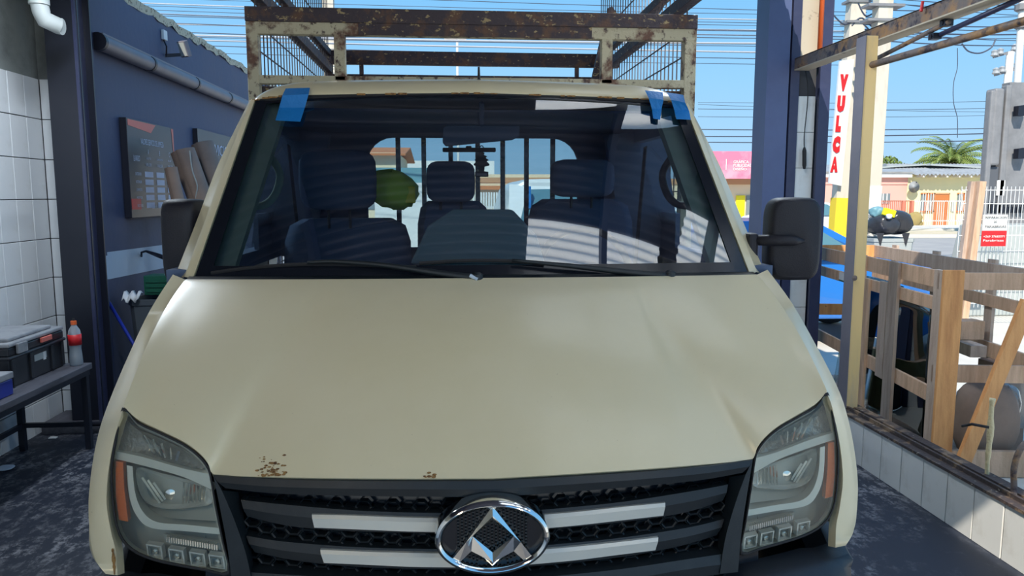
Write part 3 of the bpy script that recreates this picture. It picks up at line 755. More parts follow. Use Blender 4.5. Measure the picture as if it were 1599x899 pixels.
def lampset(side):
    T_ = lambda mb: mb if side < 0 else mb.mirrored()
    body = obj('headlight', T_(MB().grid(fillgrid(smooth_out(lamp_outline()), -.075), True)), 'housingd', TR, smooth=True)
    oo = smooth_out(lamp_outline())
    cx, cy = 262, 775
    sh = lambda k: [(cx+(x-cx)*k, cy+(y-cy)*k) for x, y in oo]
    obj('rim_seal', T_(MB().grid([loopsurf(sh(1.035),-.02), loopsurf(sh(1.03),.0), loopsurf(sh(1.0),.003), loopsurf(sh(.985),-.006)], True)), 'rubber', body, smooth=True)
    obj('inner_wall', T_(MB().grid([loopsurf(sh(.99),-.006), loopsurf(sh(.955),-.03), loopsurf(sh(.93),-.075)], True)), 'housing', body, smooth=True)
    # upper turn lamp
    up = smooth_out([(193,655),(212,668),(250,684),(290,702),(312,718),(318,732),(290,727),(240,716),(184,702)], 2)
    obj('turn_lamp', T_(MB().grid(fillgrid(up, -.03, (1,.9,.5,.05), -.02), True)), 'lampdark', body, smooth=True)
    sl = MB()
    for i in range(5):
        t = i/5; sl.bar(PS(224+70*t, 680+30*t, -.024), PS(222+62*t+20*(1-t), 702+19*t+8*(1-t), -.026), .003, .006)
    obj('flute', T_(sl), 'chrome', body)
    # divider band
    bd = MB(); rows=[]
    for i in range(13):
        t=i/12; a=crv([V(180,704,0),(225,714,0),(285,731,0),(327,740,0)],t); b=crv([V(179,716,0),(225,727,0),(285,744,0),(334,766,0)],t)
        A=PS(a.x,a.y,-.018);B=PS(b.x,b.y,-.018); rows.append([A+V(0,.03,0),A,B,B+V(0,.04,0)])
    obj('divider', T_(bd.grid(rows)), 'housing', body, smooth=True, auto=40)
    # orange side reflector
    obj('orange_reflector', T_(plate([(180,720),(192,722),(194,762),(200,815),(185,812),(180,775)], -.012, .02)), 'orange', body, bevel=.002, label='orange side reflector')
    # outer chrome sweep between reflector and bowl
    rows=[]
    for i in range(19):
        t=i/18; a=crv([V(198,726,0),(202,775,0),(214,806,0),(236,824,0),(290,829,0),(343,834,0)],t); b=crv([V(207,728,0),(211,770,0),(224,800,0),(246,815,0),(290,819,0),(341,824,0)],t); c=crv([V(212,730,0),(220,768,0),(234,790,0),(255,803,0),(290,808,0),(338,812,0)],t)
        rows.append([PS(a.x,a.y,-.014), PS(b.x,b.y,-.016), PS(c.x,c.y,-.06)])
    obj('bezel', T_(MB().grid(rows)), 'housing', body, smooth=True, auto=30)
    # main bowl
    bc = PS(268,765,-.10); 
    bowl = MB(); rows=[]
    ol = smooth_out([(214,730),(250,738),(290,748),(325,760),(331,785),(300,792),(262,794),(232,786),(217,765)],3)
    for k,d in ((1,-.022),(.96,-.04),(.75,-.075),(.45,-.10),(.22,-.11)):
        rows.append(loopsurf([(270+(x-270)*k, 765+(y-765)*k) for x,y in ol], d))
    obj('reflector_bowl', T_(bowl.grid(rows,True)), 'reflector', body, smooth=True)
    obj('bulb_shield', T_(MB().lathe([(.016,.01),(.018,-.02),(.014,-.03),(.004,-.033)], bc+V(0.008,0,0), 20, 'y')), 'chrome', body, smooth=True, auto=40)
    fl_=MB()
    for i in range(7):
        x=288+i*5.6; fl_.bar(PS(x,752+i*1.2,-.045),PS(x-2,786-i*.6,-.055),.0035,.005)
    obj('flute', T_(fl_), 'chrome', body)
    fl_=MB()
    for i in range(3): fl_.bar(PS(222+i*9,745+i*4,-.045),PS(250+i*4,785-i*3,-.07),.0035,.005)
    obj('flute', T_(fl_), 'housing', body)
    shelf=[]
    for i in range(13):
        t=i/12; a=crv([V(218,772,0),(232,787,0),(262,795,0),(300,793,0),(332,786,0)],t); b=crv([V(220,775,0),(236,796,0),(262,808,0),(300,811,0),(338,813,0)],t)
        shelf.append([PS(a.x,a.y,-.05),PS(b.x,b.y,-.02)])
    obj('lower_shelf', T_(MB().grid(shelf)), 'housingd', body, smooth=True)
    # ribbed strip and four square LEDs
    rib = MB()
    for i in range(22):
        x = 262+i*3.7; y = 838+ i*.62; rib.cbox(PS(x, y+2, -.03), (.0028,.012,.013))
    o=obj('ribbed_strip', T_(rib), 'chrome', body); o['kind']='stuff'
    obj('strip_backing', T_(plate([(256,834),(343,846),(345,858),(258,848)], -.045, .01)), 'housingd', body)
    for (x,y) in ((241,861),(275,868),(308,873),(338,877)):
        fr=MB(); pts=lambda k:[PS(x+a*k,y+b*k+a*k*.14,-.018-(1-k)*.0) for a,b in ((-13,-10),(11,-10),(14,10),(-10,10))]
        A=pts(1);B=pts(.82);C_=[PS(x+a*.55,y+b*.55+a*.08,-.045) for a,b in ((-13,-10),(11,-10),(14,10),(-10,10))]
        fr.grid([[p+V(0,.02,0) for p in A],A,B,C_],True); fr.add(C_,[(0,1,2,3)])
        l=obj('daytime_lamp', T_(fr), 'reflector', body)
        obj_=MB().lathe([(.006,.006),(.007,-.002),(.003,-.006)], PS(x+1,y,-.035), 10,'y'); 
        # bulb
        # (kept as its own small mesh inside the daytime lamp)
        q=T_(obj_); obj('lamp_bulb', q, 'chrome', body)
    # clear lens
    obj('lens', T_(MB().grid(fillgrid(oo, -.001, (.995,.8,.55,.3,.08), .006), True)), 'lens', body, smooth=True)
lampset(-1); lampset(1)
# --- mirrors
def mirror_shell(c, sz, yaw, parent, nm='side_mirror'):
    mb = MB(); rows=[]; N=28
    for (k,d) in ((.80,-.5),(.93,-.42),(1.0,-.2),(1.0,.30),(.96,.46),(.90,.5)):
        row=[]
        for i in range(N):
            a=2*pi*i/N; f=lambda q:(abs(q)**.42)*(1 if q>=0 else -1)
            row.append(V(f(cos(a))*sz[0]/2*k, d*sz[1], f(sin(a))*sz[2]/2*(k*.5+.5)))
        rows.append(row)
    mb.grid(rows,True); mb.f += [tuple(range(N)), tuple(range(5*N,6*N))]
    rot=Matrix.Rotation(yaw,3,'Z'); mb.v=[tuple(rot@Vector(v)+Vector(c)) for v in mb.v]
    o=obj(nm, mb, 'mirrorpl', parent, smooth=True, auto=45)
    g=MB().box((-sz[0]*.38,sz[1]*.5,-sz[2]*.40),(sz[0]*.38,sz[1]*.5+.003,sz[2]*.40)); g.v=[tuple(rot@Vector(v)+Vector(c)) for v in g.v]
    obj('mirror_glass', g, 'mirrorgl', o); return o
mo = mirror_shell((1.088,2.54,1.530),(.178,.12,.285),R_(-8),TR)
obj('mirror_arm', MB().tube([(.95,2.56,1.525),(.99,2.50,1.527),(1.06,2.46,1.528),(1.10,2.47,1.526)], [.018,.02,.018,.006], 10), 'mirrorpl', mo, smooth=True)
obj('mirror_arm', MB().tube([(.95,2.60,1.42),(1.02,2.55,1.415),(1.07,2.50,1.42)], [.02,.02,.014], 10), 'mirrorpl', mo, smooth=True)
obj('mirror_foot', MB().box((.93,2.52,1.38),(.965,2.62,1.55)), 'mirrorpl', mo, bevel=.01)
mo = mirror_shell((-.995,2.70,1.525),(.178,.11,.285),R_(82),TR)
obj('mirror_arm', MB().tube([(-.94,2.62,1.40),(-1.0,2.60,1.40),(-1.02,2.64,1.43)], [.02,.02,.015], 10), 'mirrorpl', mo, smooth=True)
# --- wipers
def wiper(pxs, blade, nm='wiper'):
    a=[WP(x,y,.030) for x,y in pxs]
    o=obj(nm, MB().tube([crv(a,i/12) for i in range(13)], [.013-.008*i/12 for i in range(13)], 6), 'blackpl', TR, smooth=True)
    b=[WP(x,y,.012) for x,y in blade]
    obj('wiper_blade', MB().tube([crv(b,i/14) for i in range(15)], .006, 6), 'rubber', o)
    obj('pivot_cap', MB().lathe([(.02,-.012),(.018,.012),(.008,.018)], a[0], 12), 'blackpl', o)
wiper([(745,434),(690,427),(600,414),(520,408),(480,410)], [(330,426),(400,417),(500,412),(650,417)])
wiper([(1046,431),(980,425),(900,416),(850,411),(800,406)], [(655,411),(720,407),(790,407),(850,412)])
obj('wiper_tip', MB().tube([WP(734,430,.045), WP(746,436,.045)], .006, 8), 'band', TR)
# --- antenna
q = P(748,137,y=2.93)
obj('antenna', MB().tube([q+V(0,0,-.02), q, q+V(0,0,.022), q+V(0,.006,.035), q+V(0,.012,.078)], [.017,.018,.011,.0055,.004], 12), 'rubber', TR, smooth=True)
# --- tape
def tape(pts, lab):
    mb=MB(); rows=[]
    for a,b in pts: rows.append([a, a.lerp(b,.5)+V(0,-.002,0), b])
    obj('masking_tape', mb.grid(rows), 'tape', TR, label=lab)
rp_ = lambda x,y,yy=2.752: P(x,y,y=yy)
tape([(rp_(446,138,2.80),rp_(484,137,2.80)),(rp_(441,149),rp_(482,147)),(WP(436,168,.008),WP(476,168,.008)),(WP(430,188,.008),WP(469,190,.008))], 'wide blue tape strip at the left top corner of the windscreen')
tape([(rp_(1007,141,2.79),rp_(1035,144,2.80)),(rp_(1013,153),rp_(1036,156)),(WP(1018,170,.008),WP(1033,170,.008)),(WP(1020,185,.008),WP(1031,187,.008))], 'narrow torn blue tape strip')
tape([(rp_(1041,144,2.80),rp_(1067,148,2.82)),(rp_(1048,156),rp_(1070,160)),(WP(1053,172,.008),WP(1076,173,.008)),(WP(1056,186,.008),WP(1079,187,.008))], 'blue tape strip at the right top corner of the windscreen')
# --- cab interior
rows=[]
for i in range(21):
    x=-.90+.09*i
    rows.append([V(x,2.36,1.36), V(x,2.50,1.425), V(x,2.72,1.435-.02*abs(x)), V(x,2.90,1.40), V(x,2.95,1.25), V(x,2.93,.95)])
da = obj('dashboard', MB().grid(rows), 'dash', TR, smooth=True)
hp = [P(x,y,y=2.78) for x,y in ((640,412),(668,352),(708,326),(800,326),(838,366),(852,412))]
obj('instrument_hood', MB().prism(hp, (0,.16,-.02)), 'dash', da, bevel=.012, label='angular instrument hood at the dashboard centre')
st = obj('steering_wheel', MB().tube([V(.44+.185*cos(a), 2.98+.06*sin(a), 1.37+.175*sin(a)) for a in [2*pi*i/32 for i in range(33)]], .015, 8, False), 'rubber', TR, smooth=True)
obj('hub', MB().bar((.28,2.98,1.37),(.60,2.98,1.37),.04,.05).rbox((.44,2.975,1.36),(.14,.06,.12),.6), 'rubber', st, smooth=True)
def seat(x0, x1, ztop, y, hx0, hx1, hz0, hz1):
    cx=(x0+x1)/2; w_=x1-x0
    rows=[]
    for (z,k,d) in ((.75,1,.0),(1.0,1.0,.02),(1.3,1.0,.05),(ztop-.10,.98,.08),(ztop-.03,.90,.09),(ztop,.70,.10)):
        rows.append([V(cx+sx*w_/2*k, y+d+dy, z) for sx,dy in ((-1,.04),(-.8,-.02),(0,.0),(.8,-.02),(1,.04),(.9,.13),(-.9,.13))])
    mb=MB().grid(rows,True); mb.f.append(tuple(range(35,42)))
    s_=obj('seat', mb, 'seat', TR, smooth=True, auto=60)
    obj('cushion', MB().rbox((cx,y-.22,.80),(w_,.5,.2),.35), 'seat', s_, smooth=True)
    obj('headrest', MB().rbox(((hx0+hx1)/2,y+.05,(hz0+hz1)/2),(hx1-hx0,.10,hz1-hz0),.45), 'seat', s_, smooth=True)
    for dx in (-.045,.045): obj('headrest_post', MB().tube([((hx0+hx1)/2+dx,y+.06,ztop-.04),((hx0+hx1)/2+dx,y+.06,hz0+.03)], .006, 8), 'blackpl', s_)
ys=3.25
def hx(px): return P(px,300,y=ys).x
def hz(py): return P(740,py,y=ys).z
seat(hx(430),hx(640),hz(342),ys, hx(464),hx(587),hz(328),hz(233))
seat(hx(648),hx(768),hz(314),ys+.03, hx(665),hx(743),hz(316),hz(250))
seat(hx(826),hx(1000),hz(311),ys, hx(861),hx(962),hz(308),hz(247))
for s in (-1,1):
    pts=[P(412,240,y=2.86),P(424,248,y=2.85),P(437,272,y=2.83),P(430,303,y=2.80),P(412,320,y=2.78),P(383,322,y=2.74)]
    if s > 0: pts=[mir(p) for p in pts]
    obj('grab_handle', MB().tube([crv(pts,i/16) for i in range(17)], .014, 10), 'trimgrey' if s<0 else 'blackpl', TR, smooth=True)
    obj('seat_belt', MB().bar((s*.80,3.45,1.90),(s*.74,3.40,1.2),.004,.05,(0,1,0)), 'rubber', TR)
    obj('cab_side_lining', MB().box((s*.93-.01,3.35,1.40),(s*.93+.01,3.84,1.60)).bar((s*.88,3.62,1.40),(s*.78,3.60,1.98),.06,.28,(1,0,0)), 'liner', TR)
# interior mirror, bar and sun visors
YM=2.84
mp=[P(x,y,y=YM) for x,y in ((692,200),(698,196),(812,196),(811,213),(800,218),(696,228),(691,222))]
o=obj('interior_mirror', MB().prism(mp,(0,.03,0)), 'liner', TR, bevel=.004)
obj('mirror_stem', MB().tube([P(752,198,y=YM+.01),P(752,160,y=2.80)], .010, 8), 'liner', o)
obj('dash_camera_bar', MB().bar(P(691,234,y=YM),P(774,234,y=YM),.02,.016).tube([P(732,228,y=YM),P(732,234,y=YM)],.012,8), 'rubber', TR, bevel=.004)
# --- load rack (headboard bars behind the cab, hoop frame, side meshes)
YR=3.98
rk = obj('load_rack', MB(), 'rack', TR)
bpy.data.objects.remove(rk)
rk = bpy.data.objects.new('load_rack', None); COL.objects.link(rk); rk.parent=TR; rk.location=(0,YR-2.8,0); rk.empty_display_size=.1
rk['label']='rusty cream and brown steel cage behind the cab'
def rx(px): return P(px,60,y=YR).x
def rz(py): return P(740,py,y=YR).z
XL=1.105; XR_=1.205-.03
def box_(nm, a, b, m='rack', bev=.003): return obj(nm, MB().box(a,b), m, rk, bevel=bev)
for pa,pb in ((384,402),(521,538),(940,957),(1070,1088)):
    box_('post',(rx(pa),YR,.55 if pa in (384,1070) else rz(128)),(rx(pb),YR+.055,rz(36)))
box_('top_rail',(rx(384),YR-.002,rz(58)),(rx(1088),YR+.05,rz(39)))
box_('top_rail',(rx(384),YR-.012,rz(39.5)),(rx(1088),YR+.05,rz(17)),'rackdark')
box_('top_rail',(rx(560),YR-.006,rz(58)),(rx(924),YR-.0025,rz(39)),'rackdark')
box_('bottom_rail',(rx(402),YR,rz(134)),(rx(1070),YR+.05,rz(121)))
box_('bottom_rail',(rx(402),YR+.055,rz(144)),(rx(1070),YR+.10,rz(136)),'rackdark')
# bars behind the rear window
for px in (622,662,704,746,785,822,863): 
    x=P(px,260,y=YR+.02).x; obj('window_bar', MB().box((x-.012,YR+.01,.6),(x+.012,YR+.034,rz(134))), 'rackdark', rk)
YE=6.45
for s,xx in ((-1,rx(384)+.03),(1,rx(1088)-.03)):
    box_('side_rail',(xx-.03,YR-.6,2.665),(xx+.03,YE,2.73),'rackdark')
    box_('side_rail',(xx-.025,YR+.05,2.80),(xx+.025,YE,2.85),'rackdark')
    box_('side_rail',(xx-.03,YR+.05,.9),(xx+.03,YE,.96),'rackdark')
    box_('side_rail',(xx-.025,YR+.05,2.20),(xx+.025,YE,2.24),'rackdark')
    box_('post',(xx-.03,YE-.06,.55),(xx+.03,YE,2.83),'rackdark')
    wm=MB()
    n=30
    for i in range(n):
        y=YR+.08+(YE-YR-.12)*i/(n-1); wm.bar((xx,y,.95),(xx,y,3.35),.006,.006)
    for z in (1.3,1.7,2.1,2.42,2.55,3.0,3.3): wm.bar((xx,YR+.05,z),(xx,YE,z),.006,.006)
    o=obj('wire_mesh', wm, 'wire', rk); o['kind']='stuff'
zr=P(740,83,y=YE).z; zr2=P(740,104,y=YE).z
box_('rear_rail',(P(496,90,y=YE).x,YE-.05,zr2),(P(965,90,y=YE).x,YE,zr),'rackdark')
zr3=P(740,122,y=YE).z; box_('rear_rail',(-1.1,YE-.04,zr3-.04),(1.1,YE,zr3+.015),'rackdark')
for px in (565,900): x=P(px,110,y=YE).x; box_('rear_post',(x-.016,YE-.04,zr3),(x+.016,YE,zr2),'rackdark')
obj('brace', MB().bar(P(944,52,y=5.6),P(928,124,y=5.6),.05,.04), 'rackdark', rk)
obj('brace', MB().bar(P(1040,-4,y=5.6),P(1012,40,y=5.6),.06,.04), 'rackdark', rk)
obj('brace', MB().bar(P(438,-4,y=5.0),P(456,32,y=5.0),.04,.04), 'rackdark', rk)
obj('hook', MB().prism([P(948,24,y=4.1),P(950,12,y=4.1),P(956,10,y=4.1),P(966,24,y=4.1)],(0,.03,0)), 'rackdark', rk)
obj('truck_bed', MB().box((-1.12,YR+.1,.85),(1.17,6.5,.93)), 'rackdark', TR)

# ================================================================ THINGS IN THE CAB
bg_ = [P(x,y,y=3.42) for x,y in ((612,312),)][0]
mb = MB(); rows=[]
for i in range(9):
    th=-pi/2+pi*i/8; row=[]
    for k in range(18):
        ph=2*pi*k/18; r=1+random.uniform(-.10,.10)
        row.append(V(bg_.x+.118*cos(th)*cos(ph)*r, 3.46+.07*cos(th)*sin(ph)*r, 1.705+.085*sin(th)*r+.02*cos(ph)*cos(th)*-1))
    rows.append(row)
t = thing('carrier_bag', 'lime green stuffed bag on the seat between the headrests', 'bag', (bg_.x,3.46,1.6))
obj('bag', mb.grid(rows,True), 'hivis', t, smooth=True)
obj('knot', MB().cbox(P(641,304,y=3.42),(.045,.03,.075)), 'yellow', t, bevel=.006)
q = P(752,236,y=YM)
t = thing('air_freshener', 'black tree-shaped air freshener hanging from the interior mirror bar', 'air freshener', (q.x,YM,1.72))
z0 = P(752,276,y=YM).z; zt = P(752,236,y=YM).z; h_ = zt-z0
prof = [(.0,1.0),(.012,.93),(.009,.86),(.022,.80),(.016,.74),(.028,.66),(.020,.60),(.031,.50),(.030,.44),(.012,.40),(.010,.22),(.026,.20),(.026,.0)]
pts = [V(q.x+a*.95, YM, z0+b*h_) for a,b in prof]+[V(q.x-a*.95, YM, z0+b*h_) for a,b in reversed(prof[1:])]
obj('tree_card', MB().prism(pts,(0,.004,0)), 'rubber', t)
obj('print_strip', MB().box((q.x-.02,YM-.001,z0+.004),(q.x+.02,YM,z0+.013)), 'pvc', t, label='grey print strip')
obj('loop', MB().tube([V(q.x+.008*cos(a), YM, zt+.008+.012*sin(a)) for a in [2*pi*i/12 for i in range(13)]], .002, 5), 'rubber', t)

# ================================================================ LEFT SIDE
t = thing('work_bench', 'dark steel bench with a worn board, along the white tiled wall', 'bench', (-2.74,4.2,0))
obj('board', MB().box((-2.99,2.0,.535),(-2.48,5.14,.575)), 'benchw', t, bevel=.004)
for x in (-2.51,-2.93):
    for y in (5.09,3.2): obj('leg', MB().box((x-.018,y-.018,0),(x+.018,y+.018,.535)), 'blacksteel', t)
obj('rail', MB().box((-2.93,5.08,.155),(-2.51,5.105,.185)), 'blacksteel', t)
obj('rail', MB().box((-2.94,3.2,.155),(-2.915,5.09,.185)), 'blacksteel', t)
obj('frame', MB().box((-2.53,2.0,.50),(-2.49,5.12,.535)), 'blacksteel', t)
tag(obj('black_pipe', MB().tube([(-2.98,5.4,.075),(-2.3,5.42,.075)],.018,8),'blacksteel',base=(-2.7,5.41,.02)), 'black tube lying across the step below the bench', 'pipe')
ZB=.576
t = thing('toolbox', 'black toolbox with a dusty grey lid and coral latch on the bench', 'toolbox', (-2.76,4.78,ZB))
obj('case', MB().box((-2.93,4.46,ZB),(-2.62,5.06,ZB+.17)).box((-2.945,4.44,ZB+.165),(-2.605,5.08,ZB+.185)).box((-2.935,4.45,ZB+.185),(-2.615,5.07,ZB+.235)), 'toolb', t, bevel=.008)
for y in (4.47,4.66,4.90,5.03): obj('rib', MB().box((-2.625,y,ZB+.01),(-2.608,y+.025,ZB+.165)), 'toolb', t, bevel=.003)
obj('lid', MB().box((-2.94,4.45,ZB+.237),(-2.61,5.07,ZB+.262)).box((-2.92,4.50,ZB+.262),(-2.64,4.98,ZB+.285)), 'toolg', t, bevel=.008)
obj('latch', MB().box((-2.612,4.78,ZB+.205),(-2.598,4.90,ZB+.235)), 'redlt', t, bevel=.003, label='coral red latch')
obj('grip', MB().box((-2.612,4.52,ZB+.19),(-2.595,4.62,ZB+.25)), 'toolg', t, bevel=.004)
obj('sticker', MB().box((-2.622,4.72,ZB+.10),(-2.619,4.86,ZB+.14)), 'pvcw', t)
obj('sticker', MB().box((-2.622,4.82,ZB+.09),(-2.6185,4.85,ZB+.14)), 'white', t)
t = thing('organiser_box', 'small blue box with a clear lid at the left end of the bench', 'box', (-2.6,4.2,ZB))
obj('tray', MB().box((-2.72,4.12,ZB),(-2.54,4.34,ZB+.09)), 'blueh', t, bevel=.006)
obj('lid', MB().box((-2.725,4.115,ZB+.091),(-2.535,4.345,ZB+.13)), 'toolg', t, bevel=.006)
bx,by = P(119,560,y=5.07).x, 5.07
t = thing('plastic_bottle', 'clear plastic bottle with a red label and orange cap on the bench end', 'bottle', (bx,by,ZB))
obj('body', MB().lathe([(.036,0),(.040,.01),(.038,.06),(.034,.11),(.038,.15),(.039,.20),(.034,.23),(.016,.262),(.014,.275)], (bx,by,ZB), 20), 'bottle', t, smooth=True)
obj('label_wrap', MB().lathe([(.0395,.135),(.0400,.17),(.0400,.205)], (bx,by,ZB), 20), 'red', t, smooth=True)
obj('cap', MB().lathe([(.018,.268),(.018,.292),(.010,.294)], (bx,by,ZB), 16), 'conduit', t)
obj('nozzle', MB().lathe([(.008,.293),(.008,.308)], (bx,by,ZB), 10), 'rubber', t)
# price board
xb=-2.74
t = thing('price_board', 'black and red price board with pale boxes on the dark wall', 'sign', (-2.78,7.0,1.48))
ya,yb_,za,zb = 6.56,7.62,1.49,2.315
obj('panel', MB().box((-2.797,ya,za),(xb,yb_,zb)), 'board', t, bevel=.003)
def rect(y0,y1,z0,z1,m,nm,d=.002,par=t): return obj(nm, MB().box((xb-.001,y0,z0),(xb+d,y1,z1)), m, par)
obj('red_print', MB().add([(xb+.002,ya+.02,zb-.01),(xb+.002,ya+.62,zb-.01),(xb+.002,ya+.50,zb-.09),(xb+.002,ya+.02,zb-.06)],[(0,1,2,3)]), 'redlt', t)
obj('red_print', MB().add([(xb+.002,yb_-.06,zb-.01),(xb+.002,yb_-.005,zb-.01),(xb+.002,yb_-.005,zb-.32),(xb+.002,yb_-.03,zb-.24)],[(0,1,2,3)]), 'redlt', t)
rect(ya+.01,ya+.20,za+.07,za+.16,'red','red_print'); rect(yb_-.30,yb_-.08,za+.06,za+.12,'red','red_print')
UP=(0,0,1); RY=(0,1,0)
def tw(s,y,z,h,w_,m='print'): text('lettering', s, m, t, (xb+.003,y,z), RY, UP, h, w_)
tw('VALORES SERVICIO DE LIMPIEZA', ya+.26, zb-.20, .05, .52)
tw('LAVADO', ya+.09, zb-.35, .05, .13)
for i,(l,y) in enumerate((('A',.40),('B',.66),('C',.90))):
    tw(l, ya+y, zb-.28, .045, .02)
tw('AUTO', ya+.36, zb-.325, .018, .10); tw('CAMIONETA', ya+.60, zb-.325, .018, .14); tw('SUV', ya+.87, zb-.325, .018, .08)
for i in range(3): tw('VALOR', ya+.34+.26*i, zb-.385, .028, .13)
for j,l in enumerate(('EXTERIOR','INTERIOR','COMPLETO','MOTOR','TAPIZ Y OTROS')):
    z = zb-.455-.067*j
    tw(l, ya+.11, z-.012, .024, .12)
    for i in range(3): rect(ya+.32+.26*i, ya+.50+.26*i, z-.024, z+.024, 'print', 'price_box', .003)
tw('+569 8 000 000', ya+.40, za+.07, .035, .34)
# second black sign
t2 = thing('black_sign', 'black sign board behind the cardboard rolls on the dark wall', 'sign', (-2.78,9.1,1.6))
obj('panel', MB().box((-2.797,8.36,1.65),(-2.75,9.9,2.38)), 'board', t2)
text('lettering','SERVICIOS','print',t2,(-2.748,8.62,2.13),RY,UP,.12,.9)
# flood light
fl = P(276,72,x=-2.7)
t = thing('flood_light', 'small grey flood light on a bracket high on the dark wall', 'lamp', (-2.79,fl.y,fl.z-.1))
obj('junction_box', MB().box((-2.797,fl.y-.12,fl.z+.04),(-2.77,fl.y-.03,fl.z+.13)), 'white', t, bevel=.004)
obj('bracket', MB().tube([(-2.79,fl.y-.08,fl.z+.04),(-2.76,fl.y-.10,fl.z-.02),(-2.78,fl.y-.06,fl.z-.10)],.008,6).bar((-2.79,fl.y-.06,fl.z-.10),(-2.67,fl.y+.0,fl.z-.08),.02,.03), 'blacksteel', t)
rot=Matrix.Rotation(R_(-30),3,'Z')@Matrix.Rotation(R_(20),3,'X')
obj('lamp_body', MB().cbox((-2.64,fl.y+.03,fl.z-.02),(.10,.05,.15),rot), 'pvc', t, bevel=.006)
obj('lamp_glass', MB().cbox(V(-2.64,fl.y+.03,fl.z-.02)+rot@V(0,-.027,0),(.085,.004,.125),rot), 'pvcw', t)
# cardboard rolls
def roll(pt, pb, r, lab, Y=7.0):
    a=P(*pt,y=Y); b=P(*pb,y=Y-.02); d=(b-a); k=(a.z-.02)/(a.z-b.z); e=a+d*k
    if e.x>-1.9: pass
    t=thing('cardboard_roll', lab, 'cardboard', (e.x,e.y,0), 'brown cardboard rolls leaning on the dark wall')
    d.normalize(); s1=d.cross(V(0,0,1)).normalized(); s2=s1.cross(d)
    rows=[]
    for q in (a, a.lerp(e,.5), e):
        row=[]
        for i in range(27):
            an=2*pi*i/18; rr=r*(1-.012*i)
            row.append(q+s1*(cos(an)*rr)+s2*(sin(an)*rr))
        rows.append(row)
    obj('sheet', MB().grid(rows), 'card', t, smooth=True, solid=.006)
    return t
roll((266,262),(282,335),.060,'thinnest brown cardboard roll, beside the price board',6.75)
roll((284,236),(314,318),.120,'wide brown cardboard roll in the middle with a folded edge',7.08)
roll((315,224),(338,300),.115,'tallest brown cardboard roll, next to the truck pillar',7.42)
tag(obj('cable_loop', MB().tube([crv([P(x,y,y=6.95) for x,y in ((296,235),(300,265),(308,290),(306,310),(318,318))],i/16) for i in range(17)],.006,6),'pvcw',base=P(306,310,y=6.95)),'pale cord hanging between the cardboard rolls','cord')
q=P(266,315,y=6.4); q2=P(271,420,y=6.35)
t=thing('wooden_batten','pale weathered wooden batten standing below the cardboard rolls','batten',(q2.x,6.35,0))
obj('batten', MB().bar(q, V(q2.x+.02,6.3,0), .05,.03,(0,1,0)), 'wood', t)
obj('cross_piece', MB().cbox(P(272,340,y=6.36),(.09,.03,.04)), 'wood', t)
q=P(222,392,x=-2.76)
t=thing('bent_rod','dark bent metal rod sticking out over the pale wall band','rod',(-2.78,q.y,q.z-.05))
obj('rod', MB().tube([P(221,400,x=-2.79),P(221,394,x=-2.77),P(228,392,x=-2.74),P(245,398,y=6.6),P(264,405,y=6.5)],[.009,.009,.01,.018,.02],8), 'blacksteel', t, smooth=True)
# bin
zt=P(230,467,y=6.2).z; xa=P(201,470,y=6.2).x
t=thing('waste_bin','tall grey plastic bin standing by the dark wall','bin',(xa+.28,6.45,0))
def tub(x0,x1,y0,y1,z0,z1,k=.86):
    cx,cy=(x0+x1)/2,(y0+y1)/2; rows=[]
    for z,s in ((z0,k),(z1-.05,1),(z1-.05,1.03),(z1,1.04),(z1,.98),(z0+.03,k-.03)):
        rows.append([V(cx+a*(x1-x0)/2*s, cy+b*(y1-y0)/2*s, z) for a,b in ((-1,-.85),(-.85,-1),(.85,-1),(1,-.85),(1,.85),(.85,1),(-.85,1),(-1,.85))])
    mb=MB().grid(rows,True); mb.f.append(tuple(range(8))); return mb
obj('tub', tub(xa,xa+.58,6.18,6.70,0,zt), 'binpl', t, bevel=.004)
obj('seam', MB().box((xa+.02,6.185,.42),(xa+.54,6.20,.44)), 'binpl', t)
tag(obj('rag', MB().grid([[V(xa-.03+.012*k, 6.14+.05*j+.01*sin(k*1.7), zt+.045+.02*sin(k*1.3+j)-.05*(j==0)) for k in range(12)] for j in range(3)]), 'bagw', smooth=True, solid=.006, base=(xa+.03,6.2,zt)), 'crumpled white rag on the rim of the grey bin', 'rag')
g0=P(231,452,y=6.5); 
t=thing('plastic_crate','dark green plastic crate stacked above the grey bin','crate',(g0.x+.2,6.5,g0.z))
obj('crate', MB().box((g0.x,6.42,zt+.005),(g0.x+.5,6.62,P(231,430,y=6.45).z)), 'green', t, bevel=.005)
for k in range(3): obj('groove', MB().box((g0.x+.02,6.41,zt+.03+.04*k),(g0.x+.48,6.42,zt+.045+.04*k)), 'green', t)
t=thing('broom','blue broom handle with a white tip leaning by the dark wall','broom',(-2.3,5.9,0))
a=P(163,460,y=6.12); b=P(214,548,y=5.98); e=a+(b-a)*(a.z/(a.z-b.z))
obj('handle', MB().tube([a,e+V(0,0,.02)],.013,10),'blueh',t,smooth=True)
obj('tip', MB().tube([a+V(-.01,0,.02),a],.015,10),'white',t)
obj('brush', MB().cbox(e+V(0,0,.03),(.25,.06,.06)),'rubber',t)
tag(obj('paper_scrap', MB().cbox(P(83,683,z=.005),(.05,.03,.006)), 'white', base=P(83,683,z=.002)), 'small white paper scrap on the floor by the bench', 'litter')
tag(obj('cloth_scrap', MB().rbox(P(8,730,z=.01),(.10,.10,.016),.8), 'band', base=P(8,730,z=.0)), 'pale cloth scrap on the floor at the left edge', 'litter')

